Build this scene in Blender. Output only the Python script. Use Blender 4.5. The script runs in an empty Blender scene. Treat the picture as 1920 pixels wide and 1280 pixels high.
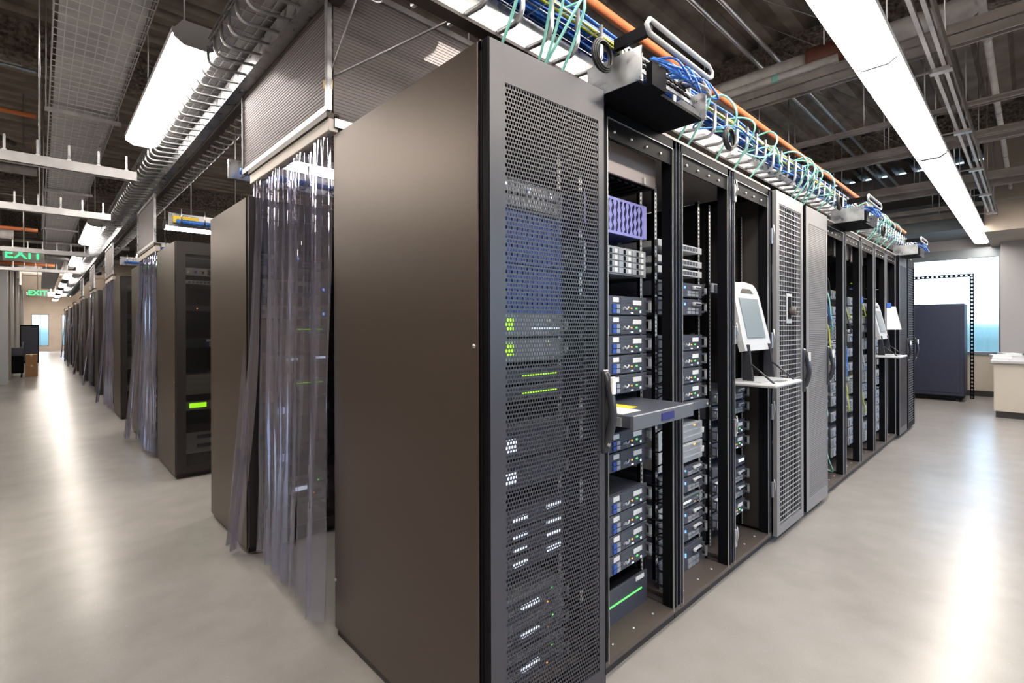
import bpy, math, random
from mathutils import Vector, Matrix
random.seed(7)
sc = bpy.context.scene
COL = sc.collection

# ------------------------------------------------------------------ camera
cam_d = bpy.data.cameras.new('camera')
cam = bpy.data.objects.new('camera', cam_d); COL.objects.link(cam)
sc.camera = cam
FPX = 929.4
cam_d.sensor_width = 36.0
cam_d.lens = 36.0 * FPX / 1920.0
cam_d.shift_y = -(640 - 613.6) / 1920.0
cam_d.clip_start = 0.02; cam_d.clip_end = 300
CAM = Vector((-0.983, -1.165, 1.398))
th = math.radians(43.63)                 # heading between +Y (left aisle) and +X (right aisle)
fwd = Vector((math.sin(th), math.cos(th), 0)); fwd.normalize()
right = Vector((fwd.y, -fwd.x, 0)); up = Vector((0, 0, 1))
R = Matrix((right, up, -fwd)).transposed().to_4x4()
cam.matrix_world = Matrix.Translation(CAM) @ R @ Matrix.Rotation(math.radians(-0.154), 4, 'Z')

# ------------------------------------------------------------------ world, view
w = bpy.data.worlds.new('world'); sc.world = w; w.use_nodes = True
nt = w.node_tree; bg = nt.nodes['Background']
tcw = nt.nodes.new('ShaderNodeTexCoord'); sep = nt.nodes.new('ShaderNodeSeparateXYZ'); rampw = nt.nodes.new('ShaderNodeValToRGB')
mrw = nt.nodes.new('ShaderNodeMapRange'); mrw.inputs['From Min'].default_value = -.3; mrw.inputs['From Max'].default_value = .7
nzw = nt.nodes.new('ShaderNodeTexNoise'); nzw.inputs['Scale'].default_value = 9; adw = nt.nodes.new('ShaderNodeMath'); adw.operation = 'MULTIPLY_ADD'; adw.inputs[1].default_value = .035
nt.links.new(tcw.outputs['Generated'], sep.inputs[0]); nt.links.new(tcw.outputs['Generated'], nzw.inputs[0]); nt.links.new(nzw.outputs[0], adw.inputs[0]); nt.links.new(sep.outputs[2], adw.inputs[2])
nt.links.new(adw.outputs[0], mrw.inputs[0]); nt.links.new(mrw.outputs[0], rampw.inputs[0]); nt.links.new(rampw.outputs[0], bg.inputs[0])
e = rampw.color_ramp.elements            # overcast-bright sky over a hazy blue-green town
e[0].position = 0; e[0].color = (.04, .07, .08, 1); e[1].position = 1; e[1].color = (.42, .62, 1., 1)
for p_, c_ in ((.292, (.06, .12, .15, 1)), (.315, (.10, .20, .25, 1)), (.33, (.45, .62, .75, 1)), (.42, (.62, .82, 1., 1)), (.6, (.50, .74, 1., 1))):
    q_ = e.new(p_); q_.color = c_
bg.inputs[1].default_value = 5.5
sc.view_settings.view_transform = 'Standard'; sc.view_settings.look = 'None'
sc.view_settings.gamma = 1.0; sc.view_settings.use_curve_mapping = False
sc.view_settings.exposure = 0.0
try:
    sc.cycles.use_denoising = True
    sc.cycles.max_bounces = 7; sc.cycles.diffuse_bounces = 3; sc.cycles.glossy_bounces = 3
    sc.cycles.transparent_max_bounces = 16; sc.cycles.transmission_bounces = 4
    sc.cycles.sample_clamp_indirect = 4.0
    sc.cycles.caustics_reflective = False; sc.cycles.caustics_refractive = False
except Exception: pass
TUBE = 27.5      # strength of the fluorescent lenses

# ------------------------------------------------------------------ materials
def mat(name, col=(.5, .5, .5), rough=.5, metal=0., emit=None, es=1., spec=.5, coat=0.):
    m = bpy.data.materials.new(name); m.use_nodes = True
    b = m.node_tree.nodes['Principled BSDF']
    b.inputs['Base Color'].default_value = (*col, 1); b.inputs['Roughness'].default_value = rough
    b.inputs['Metallic'].default_value = metal; b.inputs['Specular IOR Level'].default_value = spec
    b.inputs['Coat Weight'].default_value = coat
    if emit:
        b.inputs['Emission Color'].default_value = (*emit, 1); b.inputs['Emission Strength'].default_value = es
    return m
def noise(m, scale=5, c1=None, c2=None, detail=4, rough=None, bump=0., stretch=None, lo=.35, hi=.65, dist=.01):
    t = m.node_tree; b = t.nodes['Principled BSDF']
    tc = t.nodes.new('ShaderNodeTexCoord'); mp = t.nodes.new('ShaderNodeMapping')
    n = t.nodes.new('ShaderNodeTexNoise'); n.inputs['Scale'].default_value = scale; n.inputs['Detail'].default_value = detail
    t.links.new(tc.outputs['Object'], mp.inputs[0]); t.links.new(mp.outputs[0], n.inputs['Vector'])
    if stretch: mp.inputs['Scale'].default_value = stretch
    if c1:
        r = t.nodes.new('ShaderNodeValToRGB'); e = r.color_ramp.elements
        e[0].position = lo; e[0].color = (*c1, 1); e[1].position = hi; e[1].color = (*c2, 1)
        t.links.new(n.outputs[0], r.inputs[0]); t.links.new(r.outputs[0], b.inputs['Base Color'])
    if rough:
        q = t.nodes.new('ShaderNodeMapRange'); q.inputs['From Min'].default_value = .3; q.inputs['From Max'].default_value = .7
        q.inputs['To Min'].default_value = rough[0]; q.inputs['To Max'].default_value = rough[1]
        t.links.new(n.outputs[0], q.inputs[0]); t.links.new(q.outputs[0], b.inputs['Roughness'])
    if bump:
        bn = t.nodes.new('ShaderNodeBump'); bn.inputs['Strength'].default_value = bump; bn.inputs['Distance'].default_value = dist
        t.links.new(n.outputs[0], bn.inputs['Height']); t.links.new(bn.outputs[0], b.inputs['Normal'])
    return m
MT = {}
MT['panel'] = noise(mat('powder_coat_panel', (.022, .015, .012), .40, .0, spec=1.), 900, bump=.12, dist=.0008)
_b = MT['panel'].node_tree.nodes['Principled BSDF']; _b.inputs['Specular Tint'].default_value = (1, .84, .74, 1); _b.inputs['IOR'].default_value = 1.62
MT['door'] = noise(mat('powder_coat_door', (.030, .030, .042), .36, .0, spec=1.), 900, bump=.08, dist=.0008)
MT['door_sheen'] = noise(mat('sheen_powder_coat', (.20, .20, .21), .36, 0., spec=1.), 900, bump=.06, dist=.0008)  # same coat as the dark door, grazing sheen painted in as a paler base
MT['black'] = mat('black_steel', (.006, .006, .008), .45, 0, spec=.06)
MT['edge_glint'] = mat('blue_edge_glint', (.22, .26, .36), .2, .7)  # bluish tone painted for the reflections on glossy black edges
MT['inner'] = mat('dark_inner_steel', (.035, .03, .028), .5)
MT['plate'] = noise(mat('brown_grey_base_plate', (.11, .09, .08), .45, .3), 700, bump=.1, dist=.0008)
MT['galv'] = noise(mat('galvanised_steel', (.5, .5, .52), .3, 1.), 14, (.42, .43, .46), (.58, .59, .61), rough=(.22, .42))
MT['zinc'] = mat('zinc_wire', (.66, .66, .68), .28, .9)
MT['strut'] = noise(mat('strut_steel', (.50, .50, .52), .38, .9), 6, (.40, .40, .42), (.58, .57, .57), rough=(.3, .5))
MT['oldsteel'] = noise(mat('dull_beam_steel', (.3, .26, .23), .5, .4), 4, (.32, .295, .28), (.43, .40, .38))
MT['grey'] = mat('fixture_grey', (.45, .46, .48), .5)
MT['lens'] = mat('lamp_lens', (1, 1, 1), .4, emit=(1., .91, .81), es=TUBE)
MT['rail'] = mat('rail_steel', (.62, .63, .62), .35, .8)
MT['srv'] = mat('server_charcoal', (.075, .082, .11), .35, .2)
MT['srv2'] = mat('server_mid_grey', (.15, .165, .20), .38, .3)
MT['silver'] = mat('server_silver', (.48, .50, .54), .35, .5)
MT['lightgrey'] = mat('light_grey_plastic', (.50, .52, .55), .45)
MT['white'] = mat('white_label', (.85, .85, .85), .5)
MT['blueface'] = mat('blue_bezel', (.09, .17, .55), .35, .1)
MT['purple'] = mat('periwinkle_bezel', (.30, .31, .72), .35, .1)
MT['navy'] = mat('navy_slot', (.02, .03, .16), .4)
MT['bluelatch'] = mat('blue_latch', (.03, .10, .45), .35)
MT['teal'] = mat('teal_cable', (.28, .70, .62), .4)
MT['bluec'] = noise(mat('blue_cable', (.03, .15, .62), .4), 60, (.015, .09, .42), (.05, .26, .85))
MT['yellow'] = mat('yellow_sticker', (.85, .60, .03), .5)
MT['yellowc'] = mat('yellow_green_cable', (.55, .60, .05), .5)
MT['orange'] = mat('orange_duct', (.80, .24, .08), .5)
MT['redpink'] = mat('pink_label', (.85, .35, .42), .5)
MT['cable'] = mat('black_cable', (.015, .015, .017), .45)
MT['greyc'] = mat('grey_cable', (.5, .5, .5), .5)
MT['ledg'] = mat('green_led', (.05, .5, .1), .4, emit=(.15, 1, .15), es=1.5)
MT['leda'] = mat('amber_led', (.5, .3, .05), .4, emit=(1, .38, .06), es=1.6)
MT['ledb'] = mat('blue_led', (.1, .2, .6), .4, emit=(.15, .35, 1), es=2)
MT['ledw'] = mat('white_led', (.8, .8, .9), .4, emit=(.75, .85, 1), es=1.1)
MT['lcd'] = mat('green_lcd', (.3, .6, .05), .4, emit=(.38, 1, .02), es=1.6)
MT['exit'] = mat('exit_letters', (.1, .8, .3), .4, emit=(.02, 1., .18), es=3)
MT['cover'] = mat('pale_cover_plate', (.42, .37, .36), .45, .3)
MT['insul'] = noise(mat('white_pipe_insulation', (.62, .60, .58), .6), 9, (.52, .50, .49), (.68, .66, .64))
MT['rust'] = mat('red_primer', (.14, .045, .03), .6)
MT['fire'] = noise(mat('sprayed_fireproofing', (.10, .085, .07), .95), 26, (.10, .085, .07), (.34, .29, .25), bump=1., dist=.05, detail=6)
MT['deck'] = noise(mat('galvanised_roof_deck', (.2, .17, .14), .55, .2), 3, (.20, .165, .135), (.34, .29, .25))
MT['wall'] = noise(mat('painted_wall', (.55, .49, .42), .7), 2, (.40, .345, .29), (.45, .39, .33))
MT['wallc'] = mat('painted_wall_cool', (.36, .355, .37), .7)
MT['cream'] = mat('cream_counter_side', (.60, .54, .46), .6)
MT['base'] = mat('dark_skirting', (.03, .028, .03), .5)
MT['frame'] = mat('window_frame', (.22, .25, .28), .4, .5)
MT['navyp'] = mat('navy_cabinet', (.028, .035, .07), .4, .2)
MT['card'] = mat('cardboard', (.50, .27, .13), .8)
MT['screen'] = mat('grey_screen', (.22, .27, .31), .15)
MT['keys'] = mat('key_grey', (.45, .47, .5), .5)
MT['paper'] = mat('white_paper', (.85, .80, .77), .7)
MT['handle'] = mat('handle_black', (.03, .032, .04), .22)
MT['trackw'] = mat('cream_track', (.72, .66, .60), .45)
MT['brown'] = mat('rail_dark', (.07, .058, .052), .5)

def floor_mat():
    m = mat('polished_concrete', (.45, .40, .35), .2); t = m.node_tree; b = t.nodes['Principled BSDF']
    tc = t.nodes.new('ShaderNodeTexCoord')
    def nz(s, d=5):
        n = t.nodes.new('ShaderNodeTexNoise'); n.inputs['Scale'].default_value = s; n.inputs['Detail'].default_value = d
        t.links.new(tc.outputs['Object'], n.inputs['Vector']); return n
    n1, n2, n3 = nz(.9), nz(5.5, 8), nz(160, 2)
    r1 = t.nodes.new('ShaderNodeValToRGB'); e = r1.color_ramp.elements
    e[0].position = .25; e[0].color = (.25, .235, .225, 1); e[1].position = .75; e[1].color = (.345, .33, .32, 1)
    mx = t.nodes.new('ShaderNodeMix'); mx.data_type = 'FLOAT'; mx.inputs[0].default_value = .4
    t.links.new(n1.outputs[0], mx.inputs[2]); t.links.new(n2.outputs[0], mx.inputs[3]); t.links.new(mx.outputs[0], r1.inputs[0])
    r3 = t.nodes.new('ShaderNodeValToRGB'); e = r3.color_ramp.elements
    e[0].position = .66; e[0].color = (0, 0, 0, 1); e[1].position = .74; e[1].color = (.14, .13, .12, 1)
    t.links.new(n3.outputs[0], r3.inputs[0])
    ad = t.nodes.new('ShaderNodeMix'); ad.data_type = 'RGBA'; ad.blend_type = 'ADD'; ad.inputs[0].default_value = 1
    t.links.new(r1.outputs[0], ad.inputs[6]); t.links.new(r3.outputs[0], ad.inputs[7]); t.links.new(ad.outputs[2], b.inputs['Base Color'])
    q = t.nodes.new('ShaderNodeMapRange'); q.inputs['From Min'].default_value = .3; q.inputs['From Max'].default_value = .7
    q.inputs['To Min'].default_value = .27; q.inputs['To Max'].default_value = .31
    b.inputs['Roughness'].default_value = .26
    bn = t.nodes.new('ShaderNodeBump'); bn.inputs['Strength'].default_value = .05; bn.inputs['Distance'].default_value = .01
    t.links.new(n1.outputs[0], bn.inputs['Height']); t.links.new(bn.outputs[0], b.inputs['Normal'])
    b.inputs['Specular IOR Level'].default_value = .5
    return m
MT['floor'] = floor_mat()
def clear_mat(name, tint, gl, rough, diff=0., dcol=(.7, .7, .72)):
    m = bpy.data.materials.new(name); m.use_nodes = True; t = m.node_tree; t.nodes.clear()
    o = t.nodes.new('ShaderNodeOutputMaterial'); tr = t.nodes.new('ShaderNodeBsdfTransparent'); tr.inputs[0].default_value = (*tint, 1)
    g = t.nodes.new('ShaderNodeBsdfGlossy'); g.inputs['Roughness'].default_value = rough; g.inputs[0].default_value = (.9, .9, .95, 1)
    lw = t.nodes.new('ShaderNodeLayerWeight'); lw.inputs[0].default_value = .35
    mp = t.nodes.new('ShaderNodeMapRange'); mp.inputs['To Min'].default_value = gl; mp.inputs['To Max'].default_value = .75
    t.links.new(lw.outputs['Fresnel'], mp.inputs[0])
    mx = t.nodes.new('ShaderNodeMixShader'); t.links.new(mp.outputs[0], mx.inputs[0])
    t.links.new(tr.outputs[0], mx.inputs[1]); t.links.new(g.outputs[0], mx.inputs[2]); last = mx
    if diff:
        d = t.nodes.new('ShaderNodeBsdfDiffuse'); d.inputs[0].default_value = (*dcol, 1)
        tl = t.nodes.new('ShaderNodeBsdfTranslucent'); tl.inputs[0].default_value = (*dcol, 1)
        a = t.nodes.new('ShaderNodeMixShader'); t.links.new(d.outputs[0], a.inputs[1]); t.links.new(tl.outputs[0], a.inputs[2])
        m2 = t.nodes.new('ShaderNodeMixShader'); m2.inputs[0].default_value = diff
        t.links.new(mx.outputs[0], m2.inputs[1]); t.links.new(a.outputs[0], m2.inputs[2]); last = m2
    t.links.new(last.outputs[0], o.inputs[0]); return m
MT['vinyl'] = clear_mat('clear_vinyl', (.84, .86, .98), .18, .045, .06, (.60, .60, .88))
MT['poly'] = clear_mat('milky_polycarbonate', (.62, .60, .60), .03, .4, .42, (.42, .38, .37))
MT['glass'] = clear_mat('window_glass', (.93, .96, .98), .03, .02)
MT['dglass'] = clear_mat('dark_door_mesh', (.82, .80, .78), .02, .3, .04, (.03, .028, .028))

# ------------------------------------------------------------------ mesh helpers
class MB:
    def __init__(s): s.v = []; s.f = []; s.m = []; s.mats = []; s.sm = []
    def _mi(s, m):
        if m not in s.mats: s.mats.append(m)
        return s.mats.index(m)
    def quadlist(s, vs, fs, m, smooth=False):
        o = len(s.v); s.v += [tuple(v) for v in vs]; k = s._mi(m)
        for f in fs: s.f.append([o + i for i in f]); s.m.append(k); s.sm.append(smooth)
        return s
    def box(s, x0, x1, y0, y1, z0, z1, m, rot=None, piv=None, bev=0.):
        if bev:
            b = bev; vs = []; 
            xs = (x0, x1); ys = (y0, y1); zs = (z0, z1)
            idx = {}
            for i in (0, 1):
                for j in (0, 1):
                    for k in (0, 1):
                        sx, sy, sz = (b if i == 0 else -b), (b if j == 0 else -b), (b if k == 0 else -b)
                        for a in range(3):
                            p = [xs[i] + sx, ys[j] + sy, zs[k] + sz]; p[a] = (xs[i], ys[j], zs[k])[a]
                            idx[(i, j, k, a)] = len(vs); vs.append(p)
            fs = []
            for a in range(3):
                for e in (0, 1):
                    o1, o2 = [(1, 2), (0, 2), (0, 1)][a]
                    q = []
                    for c in ((0, 0), (1, 0), (1, 1), (0, 1)):
                        t = [0, 0, 0]; t[a] = e; t[o1] = c[0]; t[o2] = c[1]; q.append(idx[(*t, a)])
                    if (e == 1) == (a == 1): q.reverse()
                    fs.append(q)
            for a in range(3):                  # edges along axis a
                o1, o2 = [(1, 2), (0, 2), (0, 1)][a]
                for c1 in (0, 1):
                    for c2 in (0, 1):
                        t0 = [0, 0, 0]; t0[o1] = c1; t0[o2] = c2; t1 = list(t0); t1[a] = 1
                        fs.append([idx[(*t0, o1)], idx[(*t1, o1)], idx[(*t1, o2)], idx[(*t0, o2)]])
            for i in (0, 1):
                for j in (0, 1):
                    for k in (0, 1): fs.append([idx[(i, j, k, 0)], idx[(i, j, k, 1)], idx[(i, j, k, 2)]])
        else:
            vs = [(x, y, z) for x in (x0, x1) for y in (y0, y1) for z in (z0, z1)]
            fs = [(0, 1, 3, 2), (4, 6, 7, 5), (0, 4, 5, 1), (2, 3, 7, 6), (0, 2, 6, 4), (1, 5, 7, 3)]
        if rot is not None:
            p = Vector(piv) if piv else Vector(((x0 + x1) / 2, (y0 + y1) / 2, (z0 + z1) / 2))
            vs = [tuple(p + rot @ (Vector(v) - p)) for v in vs]
        return s.quadlist(vs, fs, m)
    def tube(s, pts, r, m, n=8, cap=True):
        pts = [Vector(p) for p in pts]; vs = []; fs = []
        prev = None
        for i, p in enumerate(pts):
            d = (pts[min(i + 1, len(pts) - 1)] - pts[max(i - 1, 0)])
            if d.length < 1e-9: d = Vector((0, 0, 1))
            d.normalize()
            if prev is None:
                a = d.orthogonal().normalized()
            else:
                a = (prev - d * prev.dot(d))
                a = a.normalized() if a.length > 1e-6 else d.orthogonal().normalized()
            prev = a; b = d.cross(a)
            for k in range(n):
                t = 2 * math.pi * k / n; vs.append(p + (a * math.cos(t) + b * math.sin(t)) * r)
        for i in range(len(pts) - 1):
            for k in range(n):
                fs.append((i * n + k, i * n + (k + 1) % n, (i + 1) * n + (k + 1) % n, (i + 1) * n + k))
        if cap:
            fs.append(tuple(range(n - 1, -1, -1))); o = (len(pts) - 1) * n; fs.append(tuple(range(o, o + n)))
        return s.quadlist(vs, fs, m, n > 5)
    def prism(s, prof, axis, a0, a1, m, close=True):
        """prof: 2-D points in the plane across axis ('x': (y,z), 'y': (x,z), 'z': (x,y))"""
        def P(q, a): return {'x': (a, q[0], q[1]), 'y': (q[0], a, q[1]), 'z': (q[0], q[1], a)}[axis]
        n = len(prof); vs = [P(q, a0) for q in prof] + [P(q, a1) for q in prof]
        fs = [(i, (i + 1) % n, n + (i + 1) % n, n + i) for i in range(n if close else n - 1)]
        if close: fs += [tuple(range(n - 1, -1, -1)), tuple(range(n, 2 * n))]
        return s.quadlist(vs, fs, m)
    def torus(s, c, R_, r, m, ax='y', n=24, k=8):
        pts = []
        for i in range(n + 1):
            t = 2 * math.pi * i / n; a, b = R_ * math.cos(t), R_ * math.sin(t)
            pts.append({'y': (c[0] + a, c[1], c[2] + b), 'x': (c[0], c[1] + a, c[2] + b), 'z': (c[0] + a, c[1] + b, c[2])}[ax])
        return s.tube(pts, r, m, k, cap=False)
    def build(s, name, parent=None, loc=None, rotz=None):
        me = bpy.data.meshes.new(name); me.from_pydata(s.v, [], s.f)
        for m in s.mats: me.materials.append(MT[m])
        me.polygons.foreach_set('material_index', s.m); me.polygons.foreach_set('use_smooth', s.sm); me.update()
        o = bpy.data.objects.new(name, me); COL.objects.link(o)
        if parent: o.parent = parent
        if loc: o.location = loc
        if rotz: o.rotation_euler = (0, 0, rotz)
        return o
def tag(o, label, cat, group=None, kind=None):
    o['label'] = label; o['category'] = cat
    if group: o['group'] = group
    if kind: o['kind'] = kind
    return o
def thing(name, label, cat, loc=(0, 0, 0), group=None, rotz=0):
    o = bpy.data.objects.new(name, None); COL.objects.link(o); o.location = loc; o.rotation_euler = (0, 0, rotz)
    o.empty_display_size = .1
    return tag(o, label, cat, group)
def struct(name, mb):
    o = mb.build(name); o['kind'] = 'structure'; return o
KIDS = {}
def dup(root, loc=None, label=None, rotz=None):
    def rec(o, par):
        c = o.copy(); COL.objects.link(c)
        if par: c.parent = par
        for ch in kids.get(o.name, []): rec(ch, c)
        return c
    kids = {}
    def walk(o):
        for ch in o.children: kids.setdefault(o.name, []).append(ch); walk(ch)
    walk(root)
    r = rec(root, None)
    if loc: r.location = loc
    if label: r['label'] = label
    if rotz is not None: r.rotation_euler = (0, 0, rotz)
    return r
def arc(c, r, a0, a1, n, plane):
    out = []
    for i in range(n + 1):
        t = math.radians(a0 + (a1 - a0) * i / n); a, b = r * math.cos(t), r * math.sin(t)
        out.append({'yz': (c[0], c[1] + a, c[2] + b), 'xz': (c[0] + a, c[1], c[2] + b), 'xy': (c[0] + a, c[1] + b, c[2])}[plane])
    return out
def bez(p, n=14):
    """smooth path through control points (Catmull-Rom)"""
    P = [Vector(q) for q in p]; P = [P[0] * 2 - P[1]] + P + [P[-1] * 2 - P[-2]]; out = []
    for i in range(1, len(P) - 2):
        for k in range(n):
            t = k / n
            out.append(.5 * ((2 * P[i]) + (P[i + 1] - P[i - 1]) * t + (2 * P[i - 1] - 5 * P[i] + 4 * P[i + 1] - P[i + 2]) * t * t + (3 * P[i] - P[i - 1] - 3 * P[i + 1] + P[i + 2]) * t ** 3))
    out.append(P[-2]); return out
ORD = ['topmost', 'second', 'third', 'fourth', 'fifth', 'sixth', 'seventh', 'eighth', 'ninth', 'tenth', 'eleventh', 'twelfth',
       'thirteenth', 'fourteenth', 'fifteenth', 'sixteenth', 'seventeenth', 'eighteenth', 'nineteenth', 'twentieth']

def holeplate(mb, x0, x1, z0, z1, px, pz, m, y=0., th=.0015, fill=.62, stag=True):
    """perforated sheet in the xz plane facing -y, elongated hexagonal holes, real openings"""
    nx = int((x1 - x0) / px); nz = int((z1 - z0) / pz); sx = (x1 - x0) / nx; sz = (z1 - z0) / nz
    V = []; F_ = []
    hw = sx * fill / 2; hh = sz * (fill + .12) / 2
    for j in range(nz):
        za = z0 + j * sz; zb = za + sz; zc = (za + zb) / 2
        off = sx / 2 if (stag and j % 2) else 0
        if off:
            for (a, b) in ((x0, x0 + off), (x1 - off, x1)):
                k = len(V); V += [(a, y, za), (b, y, za), (b, y, zb), (a, y, zb)]; F_.append((k, k + 1, k + 2, k + 3))
        for i in range(nx - (1 if off else 0)):
            xa = x0 + off + i * sx; xb = xa + sx; xc = (xa + xb) / 2; k = len(V)
            outer = [(xa, zb), (xc, zb), (xb, zb), (xb, za), (xc, za), (xa, za)]
            inner = [(xc - hw, zc + hh * .55), (xc, zc + hh), (xc + hw, zc + hh * .55), (xc + hw, zc - hh * .55), (xc, zc - hh), (xc - hw, zc - hh * .55)]
            V += [(a, y, b) for a, b in outer] + [(a, y, b) for a, b in inner] + [(a, y + th, b) for a, b in inner]
            for q in range(6):
                r_ = (q + 1) % 6
                F_.append((k + r_, k + q, k + 6 + q, k + 6 + r_)); F_.append((k + 6 + r_, k + 6 + q, k + 12 + q, k + 12 + r_))
    mb.quadlist(V, F_, m)

# ------------------------------------------------------------------ the setting
WX = 12.6                                # window wall at the end of the right-hand aisle
H = 4.7                                  # underside of the roof deck
f = MB(); f.box(-4.6, WX + .2, -4.7, 42.2, -.12, 0, 'floor'); struct('floor', f)
c = MB()                                 # trapezoidal roof deck, ribs along x
y = -4.7; prof = []
while y < 42.2:
    prof += [(y, H), (y + .13, H), (y + .17, H + .08), (y + .27, H + .08), (y + .31, H)]; y += .31
vs = []; fs = []
for i, (a, b) in enumerate(prof): vs += [(-4.6, a, b), (WX + .2, a, b)]
for i in range(len(prof) - 1): fs.append((2 * i, 2 * i + 1, 2 * i + 3, 2 * i + 2))
c.quadlist(vs, fs, 'deck'); c.box(-4.6, WX + .2, -4.7, 42.2, H + .09, H + .2, 'deck'); struct('ceiling', c)

# right end wall with the window opening
wz0, wz1, wy0, wy1 = .86, 2.80, -.765, 6.5
m = MB(); m.box(WX, WX + .2, -4.5, 42, 0, wz0, 'cream'); m.box(WX, WX + .2, -4.5, 42, wz1, H, 'wallc')
m.box(WX, WX + .2, -4.5, wy0, wz0, wz1, 'wallc'); m.box(WX, WX + .2, wy1, 42, wz0, wz1, 'wallc'); struct('wall_right', m)
m = MB(); m.box(WX - .02, WX + .1, wy0, wy1, wz0 - .04, wz0 + .03, 'frame'); m.box(WX - .02, WX + .1, wy0, wy1, wz1 - .03, wz1 + .16, 'frame')
for q in (wy0, 1.3, 2.9, 4.6, wy1 - .05): m.box(WX + .0, WX + .1, q, q + .05, wz0, wz1, 'frame')
win = struct('window_1', m)
m = MB(); m.box(WX + .05, WX + .056, wy0, wy1, wz0 + .03, wz1 - .03, 'glass'); m.build('window_pane', win)
m = MB(); m.box(WX - .02, WX + .01, -.72, 6.5, 0, .11, 'base'); struct('baseboard_right', m)
# bulkhead and column beside the window
m = MB(); m.box(10.3, WX, -4.5, -.62, 2.95, H, 'wall'); struct('trim_1', m)
m = MB(); m.box(11.2, WX, -.62, 6.5, 3.17, 3.7, 'frame'); struct('trim_2', m)
m = MB(); m.box(11.85, WX, -4.5, -.765, 0.9, 2.95, 'wallc'); struct('wall_column', m)
# near side wall (behind the camera, right aisle): a band of windows
m = MB(); m.box(-4.6, WX, -4.7, -4.5, 0, .86, 'wall'); m.box(-4.6, WX, -4.7, -4.5, 2.8, H, 'wall')
xs = [-4.6, 0, 3, 3.6, 6.6, 7.2, 10.2, WX]
for i in range(0, len(xs) - 1, 2): m.box(xs[i], xs[i + 1], -4.7, -4.5, .86, 2.8, 'wall')
struct('wall_front', m)
for i in range(1, len(xs) - 1, 2):
    m = MB(); a, b = xs[i], xs[i + 1]
    m.box(a, b, -4.62, -4.48, .84, .90, 'frame'); m.box(a, b, -4.62, -4.48, 2.76, 2.82, 'frame'); m.box(a, a + .05, -4.62, -4.5, .86, 2.8, 'frame')
    m.box(b - .05, b, -4.62, -4.5, .86, 2.8, 'frame'); o = struct('window_%d' % (2 + i // 2), m)
    g = MB(); g.box(a, b, -4.6, -4.594, .9, 2.76, 'glass'); g.build('window_pane', o)
# left corridor wall
m = MB(); m.box(-4.6, -4.4, -4.5, 15.2, 0, H, 'wall'); m.box(-4.4, -1.75, 15.0, 15.2, 0, H, 'wall'); m.box(-1.95, -1.75, 15.2, 42, 0, H, 'wall')
struct('wall_left', m)
m = MB(); m.box(-1.76, -1.735, 15.2, 42, 0, .11, 'base'); struct('baseboard_left', m)
# far end wall of the left aisle with two bright windows
m = MB(); yy = 42.
op = [(-1.35, -.55), (.05, .9)]
m.box(-1.75, WX, yy, yy + .2, 0, .3, 'wall'); m.box(-1.75, WX, yy, yy + .2, 2.3, H, 'wall')
xs = [-1.75, -1.35, -.55, .05, .9, WX]
for i in range(0, len(xs) - 1, 2): m.box(xs[i], xs[i + 1], yy, yy + .2, .3, 2.3, 'wall')
struct('wall_back', m)
for i, (a, b) in enumerate(op):
    m = MB(); m.box(a, b, yy, yy + .08, .28, .34, 'frame'); m.box(a, b, yy, yy + .08, 2.26, 2.32, 'frame')
    for q in (a, (a + b) / 2 - .02, b - .04): m.box(q, q + .04, yy, yy + .08, .3, 2.3, 'frame')
    o = struct('window_%d' % (8 + i), m); g = MB(); g.box(a, b, yy + .04, yy + .046, .3, 2.3, 'glass'); g.build('window_pane', o)
# pilasters along the corridor wall
for i, q in enumerate((16.4, 18.1, 19.9, 22.4, 25.4, 29., 33.)):
    t = tag(MB().box(-1.75, -1.55, q, q + .35, 0, 3.3, 'wall' if i % 2 else 'lightgrey').build('wall_pilaster'),
            '%s pale pilaster along the left corridor wall, counted from the camera' % ORD[i].replace('topmost', 'nearest'), 'pilaster', 'pale pilasters on the corridor wall')

# counter by the column
t = thing('half_height_counter', 'cream half-height counter with grey top at the right edge beside the column', 'counter')
MB().box(9.62, 11.85, -4.4, -.76, .1, .83, 'cream').build('body', t)
MB().box(9.57, 11.84, -4.4, -.72, .83, .875, 'grey', bev=.006).build('countertop', t)
MB().box(9.64, 11.85, -4.4, -.78, 0, .1, 'base').build('toe_kick', t)
for i, (a, b) in enumerate(((9.9, -.95), (10.6, -.9), (11.2, -1.0))):
    tag(MB().box(a, a + .3, b, b + .22, .876, .905 + .01 * i, 'white', rot=Matrix.Rotation(.2 * i, 3, 'Z')).build('paper_stack'),
        '%s of the white paper stacks lying on the cream counter' % ['nearest', 'middle', 'farthest'][i], 'papers', 'papers on the counter')

# dark cabinet and open frame rack in front of the window
t = thing('navy_cabinet', 'dark navy free-standing cabinet in front of the bright window', 'cabinet', (11.3, -.31, 0))
MB().box(0, .6, 0, 1.75, .1, 1.815, 'navyp', bev=.01).build('body', t)
MB().box(-.012, 0, .06, 1.7, .16, 1.76, 'navyp', bev=.004).build('side_panel', t)
MB().box(.02, .58, .03, 1.72, .045, .10, 'black').build('plinth', t)
for a in (.06, .5):
    for b in (.08, 1.6): MB().box(a, a + .05, b, b + .05, 0, .05, 'base').build('foot', t)
t = thing('open_frame_rack', 'black punched open frame standing behind the navy cabinet against the window', 'rack frame', (11.98, -.40, 0))
for b in (0, 1.75):
    q = MB(); holeplate(q, 0, .06, 0, 2.36, .06, .07, 'black', fill=.45, stag=False); o = q.build('punched_post', t); o.rotation_euler = (0, 0, math.pi / 2); o.location = (0, b + .0, 0)
q = MB(); holeplate(q, 0, 1.8, 2.35, 2.41, .07, .06, 'black', fill=.45, stag=False); o = q.build('punched_crossbar', t); o.rotation_euler = (0, 0, math.pi / 2)

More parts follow.
